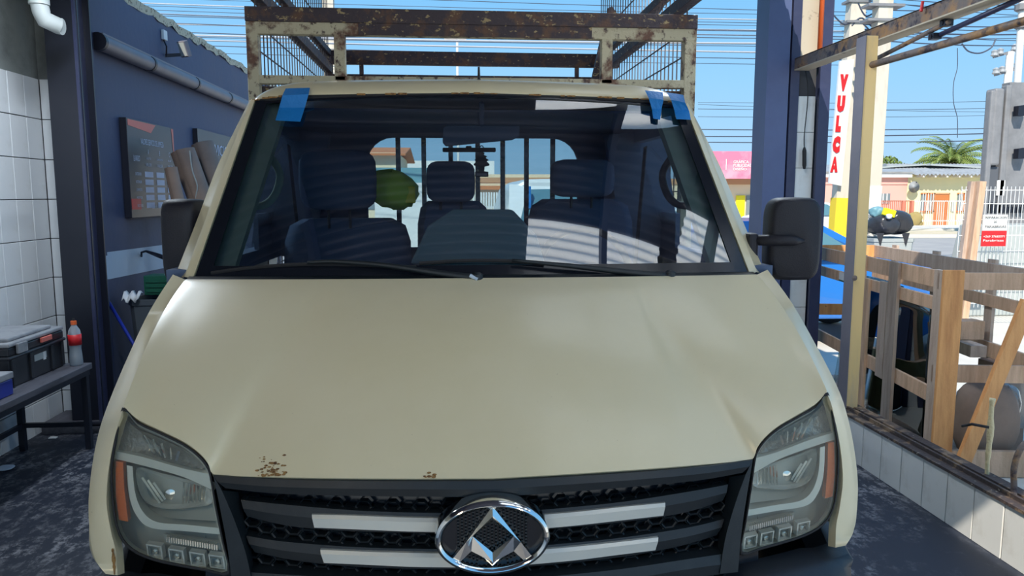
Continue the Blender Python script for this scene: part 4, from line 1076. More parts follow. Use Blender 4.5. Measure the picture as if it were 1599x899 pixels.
# ================================================================ CRATE
D=V(.14,1,0).normalized(); N_=V(1,-.14,0).normalized(); K0=V(2.79,4.20,0); LEN=2.42; WID=.60
def ck(l,w_,z): return K0+D*l+N_*w_+V(0,0,z)
cr_=thing('wooden_crate','open pine crate of nailed planks holding glass sheets, right of the ochre post','crate',(2.9,5.0,0))
def plank(l0,w0,z0,l1,w1,z1,m,nm='plank'):
    """box in crate axes"""
    vs=[ck(l,w_,z) for z in (z0,z1) for l,w_ in ((l0,w0),(l1,w0),(l1,w1),(l0,w1))]
    return obj(nm, MB().add(vs,[(0,3,2,1),(4,5,6,7),(0,1,5,4),(1,2,6,5),(2,3,7,6),(3,0,4,7)]), m, cr_, bevel=.002)
def lpx(px):   # distance along the left face for a picture column
    s=(px-704.4)/1180.0
    return (s*4.20-2.79-.09)/(.14-s)*1.0098 if abs(.14-s)>1e-6 else 0
for z0,z1 in ((1.13,1.235),(.995,1.075),(.43,.525)):
    plank(0,-.0,z0,LEN,.022,z1,'wood')            # left side rails
for z0,z1 in ((1.13,1.235),(.62,.72),(.95,1.03)):
    plank(0,WID-.022,z0,LEN,WID,z1,'woodg' if z0>1 else 'wood')
plank(LEN-.022,0,1.12,LEN,WID,1.235,'woodo'); plank(LEN-.022,0,.60,LEN,WID,.70,'woodo')
plank(-.022,-.03,1.13,0,1.0,1.23,'wood'); plank(-.022,-.03,.575,0,1.0,.68,'wood'); plank(-.03,-.03,.0,.0,1.0,.16,'wood')
plank(0,.0,.0,LEN,WID,.04,'woodg')
for px0,px1,z0,z1,m in ((1272,1284,.0,1.24,'woodo'),(1288,1300,.05,1.13,'woodo'),(1371,1382,.30,1.245,'wood'),(1377,1391,.0,1.08,'wood'),(1411,1424,.42,1.09,'woodg'),(1425,1441,.0,1.24,'woodg')):
    a,b=lpx(px1),lpx(px0); b=min(b,LEN+.05)
    plank(a,-.022,z0,b,-.0005,z1,m,'slat')
plank(-.05,-.03,0,.045,-.001,1.245,'woodg','corner_post'); plank(-.075,-.03,0,-.05,.085,1.25,'woodo','corner_post')  # one post: grey board paints its shaded left side, orange its sunlit front
plank(-.06,.90,0,.03,1.0,1.24,'wood','corner_post')
for l in (.55,1.3,2.0): plank(l,WID,.0,l+.09,WID+.022,1.26,'woodg','slat')
a=P(1606,470,y=4.02); b=P(1503,722,y=4.02)
obj('brace', MB().bar(a,b,.085,.03,(0,1,0)), 'woodo', cr_, bevel=.002, label='orange pine brace leaning across the front')
tag(obj('wood_block', MB().cbox(ck(.55,.45,.80),(.16,.12,.12)), 'wood', base=ck(.55,.45,.74)), 'sawn wooden block on a rail inside the crate', 'block')
plank(.3,.35,.66,1.6,.45,.735,'woodg')
# glass sheets in the crate (windscreens standing on edge)
for i,(w_,l0,l1,z1,lab) in enumerate(((.04,.16,1.15,.99,'dark green curved windscreen nearest the ochre post, standing in the crate'),(.12,.75,1.95,1.04,'dark green curved windscreen in the middle of the crate'),(.20,.35,1.5,.93,'dark green curved windscreen at the back of the crate'))):
    rows=[]
    for j in range(9):
        tz=j/8; z=.06+(z1-.06)*tz; rows.append([])
        for k in range(15):
            u=k/14; ins=.14*tz*(1)
            l=l0+ins+(l1-l0-2*ins)*u
            rows[-1].append(ck(l, w_+.06*tz+.05*sin(pi*u), z))
    tag(obj('windscreen_pane', MB().grid(rows), 'dglass', smooth=True, solid=.005, base=ck((l0+l1)/2,w_,.05)), lab, 'glass', 'spare windscreens standing in the crate')
lb=ck(.98,.02,0)
t=thing('stuck_label','white paper label with a green edge stuck on the crate rail','label',ck(1.45,-.004,1.0))
obj('paper', MB().add([ck(1.30,-.003,1.0),ck(1.62,-.003,1.0),ck(1.62,-.003,1.07),ck(1.30,-.003,1.07)],[(0,1,2,3)]),'white',t)
obj('edge', MB().add([ck(1.30,-.004,1.0),ck(1.62,-.004,1.0),ck(1.62,-.004,1.01),ck(1.30,-.004,1.01)],[(0,1,2,3)]),'green',t)
obj('red_mark', MB().add([ck(1.31,-.004,1.03),ck(1.37,-.004,1.03),ck(1.37,-.004,1.055),ck(1.31,-.004,1.055)],[(0,1,2,3)]),'red',t)
for (l,w_,z,sz,lab) in ((1.35,.46,.30,(.34,.2,.5),'tan cardboard carton standing low inside the crate'),(2.05,.46,.45,(.22,.2,.75),'tall orange tan cardboard carton at the far end of the crate')):
    c=ck(l,w_,z); t=thing('carton',lab,'carton',(c.x,c.y,z-sz[2]/2))
    obj('box', MB().cbox(c,sz,Matrix.Rotation(R_(12),3,'Z')@Matrix.Rotation(R_(4),3,'Y')),'cardy',t)
    obj('flap', MB().cbox(c+V(-.05,-.08,sz[2]/2+.04),(.18,.01,.12),Matrix.Rotation(R_(25),3,'X')),'cardy',t)
def lump(name,c,sz,m,lab,cat,amp=.14,seed=1,grp=None,n=16):
    rnd=random.Random(seed); rows=[]; n=26; p1,p2,p3,p4=[rnd.uniform(0,6) for _ in range(4)]
    for i in range(n//2+1):
        th=-pi/2+pi*i/(n//2); row=[]; sp_=0 if abs(th)>1.45 else 1
        for k in range(n):
            ph=2*pi*k/n; r=1+sp_*(amp*(sin(3*ph+p1)*cos(2*th+p2)+.6*sin(5*ph+p3+2*th)*cos(4*th+p4))+rnd.uniform(-.35,.35)*amp)
            f=lambda q:(abs(q)**.75)*(1 if q>=0 else -1)
            row.append(V(c[0]+sz[0]/2*f(cos(th))*f(cos(ph))*r,c[1]+sz[1]/2*f(cos(th))*f(sin(ph))*r,c[2]+sz[2]/2*f(sin(th))*(1+.15*amp*sin(2*ph))))
        rows.append(row)
    o=obj(name,MB().grid(rows,True),m,smooth=True,base=(c[0],c[1],c[2]-sz[2]/2)); return tag(o,lab,cat,grp)
c=ck(.22,.42,.27); lump('brown_sack',(c.x,c.y,.28),(.34,.3,.5),'card','brown plastic wrapped sack standing in the crate front','sack',.08,3)
c=P(1567,640,y=4.35); lump('film_bundle',(c.x,c.y,.30),(.15,.15,.44),'film','crumpled clear film bundle behind the leaning brace','plastic film',.22,5)
t=thing('wrapped_carton','brown carton wrapped in clear film at the right edge, behind the brace','carton',(P(1562,690,y=4.5).x,4.5,0))
c=P(1562,660,y=4.5); obj('box', MB().box((c.x-.11,4.42,.04),(c.x+.10,4.6,.62)),'card',t); obj('wrap', MB().box((c.x-.115,4.415,.2),(c.x+.105,4.605,.5)),'film',t)
# standing tap pipe, cable tie, hose hoop
zf=P(1540,745,y=3.45)
t=thing('wrapped_pipe','yellowed tape wrapped pipe standing behind the low tiled wall','pipe',(zf.x,3.45,0))
pp=[P(1541,760,y=3.45),P(1542,720,y=3.45),P(1546,680,y=3.45),P(1548,640,y=3.45),P(1550,622,y=3.45)]
obj('pipe', MB().tube([V(pp[0].x,3.45,0)]+[crv(pp,i/12) for i in range(13)],[.010]+[.010,.010,.011,.010,.014,.012,.016,.017,.012,.012,.011,.014,.015],10),'faucet',t,smooth=True)
obj('tie', MB().tube([P(1503,665,y=3.60),P(1518,662,y=3.46),P(1544,667,y=3.43)],.007,8),'rubber',t,smooth=True)
t=thing('hose_hoop','dark bent metal hoop behind the low wall at the right edge','pipe',(P(1590,770,y=3.2).x,3.2,0))
pp=[V(P(1582,770,y=3.2).x,3.2,0),P(1583,770,y=3.2),P(1583,735,y=3.2),P(1590,708,y=3.2),P(1604,690,y=3.2),P(1630,690,y=3.2),V(P(1650,720,y=3.2).x,3.2,0)]
obj('tube', MB().tube([crv(pp,i/24) for i in range(25)],.014,10),'steelrust',t,smooth=True)

# ================================================================ STREET
def car(name,lab,x0,y0,L_,W_,H_,m,prof,wins,rz=None,base=0):
    t=thing(name,lab,'car',(x0+L_/2,y0+W_/2,0))
    pts=[V(x0+a*L_,y0,b*H_) for a,b in prof]
    mbm=MB(); n=len(pts); rings=[]
    for d,k in ((0,.0),(.0,1.0),(1,1.0)):
        pass
    def ring(y,ins): 
        cx=x0+L_/2
        return [V(cx+(p.x-cx)*(1-ins*.02), y+(0 if p.z<H_*.62 else (.16*(p.z/H_-.62)/.38)*(1 if y<y0+W_/2 else -1)), p.z) for p in pts]
    rr_=[ring(y0+.02,0),ring(y0+W_*.5,0),ring(y0+W_-.02,0)]
    mb=MB().grid(rr_,True); mb.f+= [tuple(range(n)),tuple(range(2*n,3*n))[::-1]]
    body=obj('body',mb,m,t,bevel=.02)
    for w_ in wins:
        for yy,s in ((y0+.012,1),(y0+W_-.012,-1)):
            q=[V(x0+a*L_, yy+s*(0 if b<.62 else .16*(b-.62)/.38)-s*.0, b*H_) for a,b in w_]
            obj('window',MB().add(q,[tuple(range(len(q)))]),'carglass',t)
    for a in (.19,.81):
        for yy in (y0+.02,y0+W_-.2): obj('wheel',MB().lathe([(.18,0),(.31,0),(.32,.03),(.32,.15),(.31,.18),(.18,.18)],(x0+a*L_,yy-.02,.32),20,'y'),'rubber',t,smooth=True,auto=40)
    return t
prof=[(0,.22),(.0,.55),(.03,.64),(.12,.70),(.20,.93),(.30,1.0),(.52,1.0),(.60,.965),(.78,.70),(.95,.60),(1,.50),(1,.22)]
wins=[[(.16,.69),(.22,.92),(.37,.955),(.37,.68)],[(.39,.68),(.39,.955),(.52,.955),(.585,.93),(.72,.70)]]
car('blue_car','bright blue car parked behind the wooden crate',1.72,8.0,3.9,1.65,1.395,'carblue',prof,wins)
c=P(1285,345,y=24); car('white_car','white car parked across the street left of the yellow pole',c.x-2.2,24,4.1,1.7,1.48,'carwhite',prof,wins)
c=P(1172,345,y=20); car('white_hatchback','white hatchback far behind the truck pillar',c.x-3.0,20,3.9,1.7,1.35,'carwhite',prof,wins)
# white van seen through the rear window
t=thing('white_van','white van with a blue tape strip, seen through the cab rear window','van',(2.2,10.0,0))
xa=P(795,330,y=10).x
pp=[(xa,.4),(xa,1.45),(xa+.10,1.80),(xa+.28,1.90),(xa+1.5,1.93),(xa+1.62,1.80),(xa+1.7,1.4),(xa+1.7,.4)]
obj('body',MB().prism([V(a,10.6,b) for a,b in pp],(0,3,0)).prism([V(a,10.0,b) for a,b in ((xa,.4),(xa,1.2),(xa+1.7,1.2),(xa+1.7,.4))],(0,.7,0)),'carwhite',t,bevel=.05)
for k in (.15,1.3): obj('wheel',MB().lathe([(.2,0),(.33,0),(.33,.2),(.2,.2)],(xa+k+.12,10.15,.33),16,'y').lathe([(.2,0),(.33,0),(.33,.2),(.2,.2)],(xa+k+.12,13.2,.33),16,'y'),'rubber',t)
pw=[V(xa+.14,10.1,1.25),V(xa+.30,10.56,1.76),V(xa+1.42,10.56,1.78),V(xa+1.58,10.1,1.25)]
obj('windscreen',MB().prism(pw,(0,.03,0)),'carglass',t)
obj('front_slope',MB().add([V(xa,10.1,1.2),V(xa+.05,10.62,1.83),V(xa+1.62,10.62,1.83),V(xa+1.7,10.1,1.2)],[(0,1,2,3)]),'carwhite',t)
a=P(830,298,y=10.05);obj('tape_strip',MB().box((a.x-.02,10.30,1.50),(a.x+.02,10.40,1.80)),'tape',t)
obj('bag',MB().rbox((a.x+.14,9.98,1.42),(.30,.10,.2),.7),'bagw',t,smooth=True)
# teal box truck
t=thing('teal_truck','pale truck with a teal box far behind, seen left through the rear window','truck',(-1.5,17,0))
a=P(628,290,y=17);b=P(745,262,y=17)
obj('box',MB().box((a.x-.6,17,.8),(b.x-.4,19,b.z)),'teal',t);obj('cab',MB().box((a.x-.6,16.9,.4),(b.x-.4,17,1.95)),'white',t)
for k in (.0,1.2):obj('wheel',MB().lathe([(.2,0),(.45,0),(.45,.25),(.2,.25)],(a.x+k,16.95,.45),16,'y'),'rubber',t)
# far buildings to the left/middle
def bldg(name,lab,x0,x1,y0,y1,z1,m,roof=None,rh=.5,over=.3):
    t=thing(name,lab,'building',((x0+x1)/2,(y0+y1)/2,0)); obj('wall',MB().box((x0,y0,0),(x1,y1,z1)),m,t)
    if roof:
        mb=MB().add([(x0-over,y0-over,z1-.05),(x1+over,y0-over,z1-.05),(x1+over,(y0+y1)/2,z1+rh),(x0-over,(y0+y1)/2,z1+rh),(x0-over,y1+over,z1-.05),(x1+over,y1+over,z1-.05)],[(0,1,2,3),(3,2,5,4)])
        obj('roof',mb,roof,t,solid=.06)
    return t
a=P(560,240,y=26); b=P(634,240,y=26)
t=bldg('terracotta_house','low house with a terracotta roof seen at the left of the rear window',a.x-3,b.x-.3,26,32,3.1,'cream','rooft',.35)
obj('window',MB().box((a.x,25.97,1.2),(a.x+1.2,26.01,2.4)),'pane',t)
a=P(600,262,y=33); b=P(760,245,y=33)
t=bldg('long_white_house','long low white house behind the teal truck',a.x,b.x+.5,36,41,P(700,246,y=33).z,'white')
for i in range(3): obj('window',MB().box((a.x+1+i*1.3,35.97,1.1),(a.x+1.7+i*1.3,36.01,2.2)),'pane',t)
a=P(742,285,y=30); b=P(800,285,y=30)
t=bldg('ochre_house','low ochre house with a dark upper band, seen between headrest and white van',a.x,b.x+3,30,35,P(760,272,y=30).z,'cream')
obj('dark_band',MB().box((a.x,29.97,P(760,285,y=30).z),(b.x+3,30.0,P(760,277,y=30).z)),'brickw',t)
obj('awning',MB().box((a.x,29.3,P(760,296,y=29.3).z),(b.x+3,29.97,P(760,290,y=29.3).z)),'rooft',t)
t=thing('slat_fence','white slatted fence seen in the middle of the rear window','fence',(1.6,22,0))
a=P(738,320,y=22); b=P(800,300,y=22)
for i in range(22): obj('slat',MB().box((a.x+i*.075,22,0),(a.x+i*.075+.05,22.02,P(760,300,y=22).z)),'white',t)
obj('rail',MB().box((a.x,22.02,1.3),(a.x+22*.075,22.05,1.36)),'white',t)
# pink billboard and shop under it
a=P(1120,236,y=34); b=P(1215,279,y=34)
t=thing('billboard','pink advertising billboard with white lettering above the shops','billboard',((a.x+b.x)/2,34,0))
obj('panel',MB().box((a.x-1.0,34,b.z),(b.x,34.1,a.z)),'billpink',t)
RX=(1,0,0)
text('lettering','GRÁFICA',  'white',t,(P(1145,255,y=33.98).x,33.97,P(1145,255,y=33.98).z),RX,UP,.17,.72,bold=.01)
text('lettering','PUBLICIDAD','white',t,(P(1145,262,y=33.98).x,33.97,P(1145,260.5,y=33.98).z),RX,UP,.14,.88,bold=.01)
text('lettering','DISEÑO',   'white',t,(P(1145,267,y=33.98).x,33.97,P(1145,266,y=33.98).z),RX,UP,.15,.62,bold=.01)
obj('white_bar',MB().box((P(1142,1,y=34).x,33.98,b.z+.4),(P(1143,1,y=34).x,33.995,a.z-.35)),'white',t)
obj('white_corner',MB().add([(b.x-.55,33.98,b.z+.15),(b.x-.1,33.98,b.z+.15),(b.x-.1,33.98,a.z-.2),(b.x-.35,33.98,a.z-.35)],[(0,1,2,3)]),'white',t)
for x in (a.x,b.x-.3): obj('leg',MB().box((x,34.1,0),(x+.12,34.2,b.z)),'cab',t)
t=bldg('corner_shop','cream shop with a brown brick band below the pink billboard',a.x-4,b.x+1.2,35,40,P(1150,279,y=35).z,'cream')
obj('brick_band',MB().box((a.x-4,34.95,P(1150,288,y=35).z),(b.x+1.2,35,P(1150,279,y=35).z)),'brickw',t)
for i,m in enumerate(('yellow','pane','yellow','red','pane')): 
    xx=P(1160,1,y=35).x+i*.5; obj('shop_front',MB().box((xx,34.93,.1),(xx+.42,34.99,P(1150,305,y=35).z)),m,t)
# pink and yellow houses
def X(px,y=41): return P(px,300,y=y).x
def Z(py,y=41,px=1450): return P(px,py,y=y).z
t=thing('pink_house','pink house with a white eave, left of the yellow house','house',(X(1350),43,0))
obj('wall',MB().box((X(1270),41,0),(X(1416),47,Z(276))),'pink',t)
obj('dark_band',MB().box((X(1270),40.96,Z(288)),(X(1416),41,Z(277))),'pink',t)
obj('eave',MB().box((X(1270),40.7,Z(277)),(X(1418),41.1,Z(269.5))),'white',t)
obj('window',MB().box((X(1364),40.96,Z(318)),(X(1390),41,Z(302))),'pane',t)
for px in (1371,1378,1384): obj('window_bar',MB().box((X(px),40.93,Z(318)),(X(px)+.05,40.96,Z(302))),'white',t)
obj('roof',MB().add([(X(1270),40.6,Z(270)),(X(1417),40.6,Z(270)),(X(1417),45,Z(270)+.55),(X(1270),45,Z(270)+.55)],[(0,1,2,3)]),'roofg',t,solid=.06)
obj('water_tank',MB().box((X(1382,43),43,Z(268)),(X(1396,43),44,Z(256,43))),'roofg',t)
t=thing('yellow_house','pale yellow house with an orange door and corrugated roof across the street','house',(X(1480),43,0))
obj('wall',MB().box((X(1416)+.01,41,0),(X(1600),47,Z(271))),'yelw',t)
for a,b in ((1438,1458),(1495,1517)):
    w_=obj('window',MB().box((X(a),40.95,Z(329)),(X(b),41,Z(302))),'pane',t)
    obj('window_frame',MB().box((X(a)-.03,40.90,Z(303)),(X(b)+.03,40.96,Z(301))).box((X(a)-.03,40.90,Z(331)),(X(b)+.03,40.96,Z(329))).box(((X(a)+X(b))/2-.1,40.90,Z(330)),((X(a)+X(b))/2+.1,40.96,Z(302))).box((X(b)-.1,40.90,Z(330)),(X(b),40.96,Z(302))),'door',w_)
    for i in range(5): obj('grille_bar',MB().box((X(a)+.06+i*(X(b)-X(a))/5,40.87,Z(329)),(X(a)+.09+i*(X(b)-X(a))/5,40.9,Z(302))),'white',w_)
o=obj('door',MB().box((X(1459),40.93,Z(353)),(X(1481),41,Z(303))),'door',t); obj('door_frame',MB().box((X(1458)-.02,40.9,Z(353)),(X(1459),40.98,Z(301))).box((X(1481),40.9,Z(353)),(X(1482),40.98,Z(301))).box((X(1458)-.02,40.9,Z(303)),(X(1482),40.98,Z(301))),'brickw',o)
n=60; rows=[]
for i in range(n+1):
    x=X(1418)+(X(1600)-X(1418))*i/n; zz=.05*sin(i*pi); zz=.05*(1 if i%2 else -1); rows.append([V(x,40.2,Z(272,40.2)+zz),V(x,44.5,Z(272)+.70+zz)])
obj('corrugated_roof',MB().grid(rows),'roofg',t,solid=.03)
obj('roof_sheet',MB().bar((X(1395),43.2,Z(262,43)),(X(1475),43.4,Z(257,43)),1.6,.08).bar((X(1470),43.2,Z(258,43)),(X(1560),43.4,Z(262,43)),2.0,.08),'pvcw',t)
for px in (1428,1446,1464,1483,1501,1519): obj('rafter_end',MB().box((X(px),40.3,Z(277)),(X(px)+.12,41,Z(273))),'white',t)
obj('meter_box',MB().box((X(1486),40.9,Z(330)),(X(1490),41,Z(315))),'pvcw',t)
t=thing('satellite_dish','grey satellite dish on the yellow house wall','dish',(X(1420),40.6,2.2))
obj('dish',MB().lathe([(.0,.0),(.15,-.02),(.32,-.10)],(X(1420),40.7,Z(292)),16,'y'),'roofg',t,smooth=True)
obj('arm',MB().bar((X(1420),40.98,Z(292)),(X(1420),40.6,Z(292)),.04,.04),'cab',t)
t=thing('street_fence','red oxide railing fence in front of the pink and yellow houses','fence',(X(1440,38.5),38.5,0))
zz0,zz1=.05,Z(313,38.5)
obj('rail',MB().box((X(1362,38.5),38.5,zz1-.05),(X(1427,38.5),38.54,zz1)).box((X(1362,38.5),38.5,.2),(X(1427,38.5),38.54,.25)),'railred',t)
for i in range(22): 
    x=X(1362,38.5)+i*.105; obj('bar',MB().box((x,38.5,zz0),(x+.03,38.53,zz1)),'railred',t)
for px in (1373,1410,1424): obj('post',MB().box((X(px,38.5),38.45,0),(X(px+4,38.5),38.6,zz1)),'railred',t)
obj('rail',MB().box((X(1427,38.5),38.5,zz1-.05),(X(1530,38.5),38.53,zz1)).box((X(1427,38.5),38.5,.3),(X(1530,38.5),38.53,.35)),'white',t)
for i in range(28):
    x=X(1428,38.5)+i*.12; obj('bar',MB().box((x,38.5,zz0),(x+.025,38.52,zz1)),'white' if i%5 else 'railred',t)
lump('dry_bush',(X(1432,38.2),38.2,.40),(.75,.4,.80),'bush','dry brown bush in front of the railing','bush',.30,9)
struct('kerb_street',MB().box((-60,28.6,0),(80,29,.12)),'concrete')
struct('pavement_street',MB().box((-60,34.5,0),(80,38.4,.10)),'concrete')
# palm
pc=P(1487,250,y=60); t=thing('palm_tree','broad palm tree rising behind the yellow house roof','palm',(pc.x,60,0))
obj('trunk',MB().tube([(pc.x,60,0),(pc.x,60,pc.z-.2)],[.45,.5],12),'trunk',t,smooth=True)
rnd=random.Random(4)
for i in range(60):
    az=2*pi*i/60*3.0+rnd.uniform(-.2,.2); el=R_(rnd.choice((15,30,45,62,80))+rnd.uniform(-6,6)); Lf=3.7
    h=V(cos(az),sin(az),0); p=V(pc.x,60,pc.z-.3); pts=[]; a_=el
    for k in range(11): 
        pts.append(p.copy()); p=p+(h*cos(a_)+V(0,0,sin(a_)))*(Lf/10); a_-=R_(9+4*(k>5))
    mb=MB(); sd=h.cross(V(0,0,1))
    for k in range(1,10):
        for q in range(2):
            c=pts[k].lerp(pts[k+1],q/2); tdir=(pts[k+1]-pts[k]).normalized(); l=.75*sin(pi*min(1,(k+q/2)/10.5+.1))+.08
            for s in (-1,1):
                e=c+sd*(s*l*.75)+tdir*(l*.5)+V(0,0,-l*.35); mb.add([c-tdir*.06,c+tdir*.07,e],[(0,1,2)])
    mb.tube(pts,[.03]*11,4)
    obj('frond',mb,'palm',t)
def tree(lab,c,r,hz_,n,seed,m='leaf'):
    rnd=random.Random(seed); t=thing('leafy_tree',lab,'tree',(c.x,c.y,0)); mb=MB()
    for i in range(n):
        d=V(rnd.gauss(0,1),rnd.gauss(0,1),rnd.gauss(0,1)).normalized()*rnd.uniform(.55,1.0)
        p=c+V(d.x*r,d.y*r,d.z*hz_); s=r*.13; a=V(rnd.uniform(-1,1),rnd.uniform(-1,1),rnd.uniform(-1,1)).normalized()*s; b=a.cross(V(rnd.uniform(-1,1),rnd.uniform(-1,1),rnd.uniform(-1,1))).normalized()*s*.6
        mb.add([p-a,p+b,p+a,p-b],[(0,1,2,3)])
    o=obj('foliage',mb,m,t); o['kind']='stuff'; obj('trunk',MB().tube([(c.x,c.y,0),c],[.2,.1],8),'trunk',t)
tree('small olive green tree behind the pink house roof',P(1380,262,y=52),1.2,.9,500,1)
tree('distant olive tree just left of the palm',P(1398,262,y=58),.8,.6,250,2)
# utility poles
t=thing('utility_pole','concrete utility pole with a yellow painted base, carrying the tall red lettered sign','pole',(P(1325,300,y=13).x,13,0))
xa_=P(1332,20,y=13).x; xb_=P(1312,340,y=13).x
za_=P(1332,0,y=13).z; pb=V(P(1300,400,y=13).x+.02,13,0)
top=V(P(1334,0,y=13).x,13,za_+1.5)
lowc=P(1312,330,y=13); d=(P(1336,20,y=13)-lowc); 
mb=MB().bar(lowc-d*(lowc.z/d.z)*1.0,lowc+d*2.2,.27,.2,(0,1,0)); obj('shaft',mb,'concpole',t,bevel=.01)
obj('painted_base',MB().bar(lowc-d*(lowc.z/d.z),lowc+d*.07,.285,.215,(0,1,0)),'poleyel',t)
for k in (0.95,1.05,1.1): obj('clamp',MB().bar(lowc+d*k-V(.2,0,0),lowc+d*k+V(.2,0,0),.25,.04),'cab',t)
sg=thing('vertical_sign','tall white sign with red letters VULCA mounted on the leaning concrete pole','sign',P(1312,270,y=12.85))
q=[P(1312,95,y=12.8),P(1334,92,y=12.8),P(1314,290,y=12.8),P(1295,286,y=12.8)]
obj('board',MB().prism(q,(0,.05,0)),'white',sg)
upv=(q[0]-q[3]).normalized()
for ch,(x,y,hh_,wp) in zip('VULCA',((1311,142,26,13.5),(1307,175,26,13),(1305,206,26,9),(1300,239,27,12.5),(1297,269,25,12.5))):
    o_=P(x-1,y,y=12.79); text('letter',ch,'red',sg,o_,RX,tuple(upv),hh_/1180*12.8,wp/1180*12.8,bold=.12)
t=thing('utility_pole','pale concrete utility pole with white and red painted base beside the rubbish bin','pole',(6.75,12,0))
lowc=P(1357,340,y=12); d=P(1378,20,y=12)-lowc
obj('shaft',MB().bar(lowc-d*(lowc.z/d.z),lowc+d*2.2,.24,.2,(0,1,0)),'concpole',t,bevel=.01)
obj('painted_base',MB().bar(lowc-d*(lowc.z/d.z)*.5,lowc+d*.16,.255,.215,(0,1,0)),'polewhite',t)
obj('painted_base',MB().bar(lowc-d*(lowc.z/d.z),lowc-d*(lowc.z/d.z)*.25+d*-.0,.26,.22,(0,1,0)),'polered',t)
o=obj('plate',MB().box((P(1344,265,y=11.85).x,11.85,P(1344,281,y=11.85).z),(P(1355,265,y=11.85).x,11.87,P(1344,265,y=11.85).z)),'red',t); 
for k in (.9,.96,1.03): obj('clamp',MB().bar(lowc+d*k-V(.3,0,0),lowc+d*k+V(.3,0,0),.25,.04),'cab',t)
t=thing('utility_pole','far concrete utility pole standing up left behind the rack','pole',(P(512,60,y=16).x,16,0))
obj('shaft',MB().bar((P(514,60,y=16).x,16,0),(P(514,60,y=16).x,16,8),.22,.2,(0,1,0)),'concpole',t)
q=P(714,60,y=30); t=thing('street_lamp','thin white street lamp post far behind the truck roof','lamp',(q.x,30,0))
obj('mast',MB().tube([(q.x,30,0),(q.x,30,q.z)],.05,8),'polewhite',t); obj('head',MB().bar((q.x-.5,30,q.z),(q.x+.35,30,q.z),.15,.08),'polewhite',t)
q=P(1573,85,y=28); t=thing('utility_pole','thin far pole with two crossarms above the grey cabinet','pole',(q.x,28,0))
obj('shaft',MB().tube([(q.x,28,0),(q.x+.12,28,q.z+.1)],.14,8),'polewhite',t)
for a,b in (((1551,89),(1586,79)),((1553,117),(1590,107))):
    ar=obj('crossarm',MB().bar(P(*a,y=28),P(*b,y=28),.08,.1),'cab',t)
    for k in (.05,.3,.95): c=P(*a,y=28).lerp(P(*b,y=28),k); obj('insulator',MB().lathe([(.05,0),(.14,.04),(.10,.14),(.12,.2),(.04,.26)],c,8),'roofg',ar)
q=P(1594,40,y=11.6); t=thing('steel_mast','white steel mast rising at the right edge behind the grey cabinet','pole',(q.x,11.6,0))
obj('mast',MB().tube([(q.x-.12,11.6,0),P(1588,140,y=11.6),P(1597,0,y=11.6),P(1599,-60,y=11.6)],.055,10),'polewhite',t,smooth=True)
for y_ in (46,18): obj('collar',MB().lathe([(.07,0),(.10,.02),(.10,.10),(.06,.12)],P(1595,y_,y=11.6),10),'cab',t)
# overhead cables
def cable(a,b,r,m,sag=.15,lab='thin dark overhead cable crossing the sky'):
    pts=[]
    for i in range(17):
        u=i/16; p=a.lerp(b,u); pts.append(p+V(0,0,-sag*4*u*(1-u)))
    tag(obj('overhead_cable',MB().tube(pts,r,5),m,smooth=True,base=a), lab,'cable','overhead cables across the sky')
rnd=random.Random(11)
for (yl,yc,thick) in ((-22,6,.012),(-6,14,.010),(2,22,.022),(6,27,.010),(17,38,.026),(22,41,.012),(30,50,.014),(36,49,.024),(44,60,.016),(50,60,.034),(56,66,.012),(60,75,.030),(67,84,.014),(77,92,.010),(-30,-12,.012),(12,31,.010)):
    Yc=14+rnd.uniform(-.5,.9); pl=P(250,yl,y=Yc+.8); pr=P(1100,yc+4,y=Yc)
    d=(pr-pl)/(pr.x-pl.x); a=pl+d*(-9-pl.x); b=pl+d*(7.6-pl.x)
    lt=thick>.02
    cable(a,b,thick*.55,'cablelt' if lt else 'cable',rnd.uniform(.02,.1),('thicker pale overhead cable' if lt else 'thin dark overhead cable')+' strung across the sky behind the truck rack')
for y1,y2,r in ((-8,8,.012),(0,14,.01),(14,10,.014),(26,22,.01),(32,40,.016),(36,47,.012),(45,52,.022),(52,58,.012),(60,70,.016),(-4,26,.01),(44,64,.012)):
    cable(P(1335,y1+30*.0,y=13),P(1640,y2,y=15.5),r*.7,'cable',.06,'thin dark overhead cable strung from the poles towards the upper right')
for y1,y2,r in ((160,158,.010),(170,169,.012),(182,180,.010),(202,200,.020),(213,208,.026),(222,219,.022),(163,175,.010)):
    cable(P(1090,y1,y=30),P(1560,y2,y=31),r*.9,'cable',.05,'far overhead cable low in the sky above the houses')
for pts in (((1340,5),(1352,25),(1372,18),(1390,32)),((1330,40),(1345,28),(1366,44),(1385,38)),((1300,22),(1318,38),(1340,32),(1360,50))):
    a=[P(x,y,y=12.9) for x,y in pts]; tag(obj('cable_loop',MB().tube([crv(a,i/14) for i in range(15)],.014,5),'cable',base=a[0]),'tangled cable loop around the tops of the two street poles','cable','tangled cable loops on the poles')
a=[P(x,y,y=9.5) for x,y in ((1495,75),(1495,105),(1489,130),(1489,160),(1495,185),(1495,215))]
tag(obj('dangling_wire',MB().tube([crv(a,i/18) for i in range(19)],.005,5),'cable',base=a[-1]),'thin wire dangling in the sky left of the grey cabinet','wire')
a=[P(x,y,y=9.5) for x,y in ((1502,68),(1512,80),(1530,83),(1548,74),(1555,60))]
tag(obj('drooping_wire',MB().tube([crv(a,i/18) for i in range(19)],.010,5),'cable',base=a[-1]),'dark wire drooping in a loop below the scaffold pipe','wire')
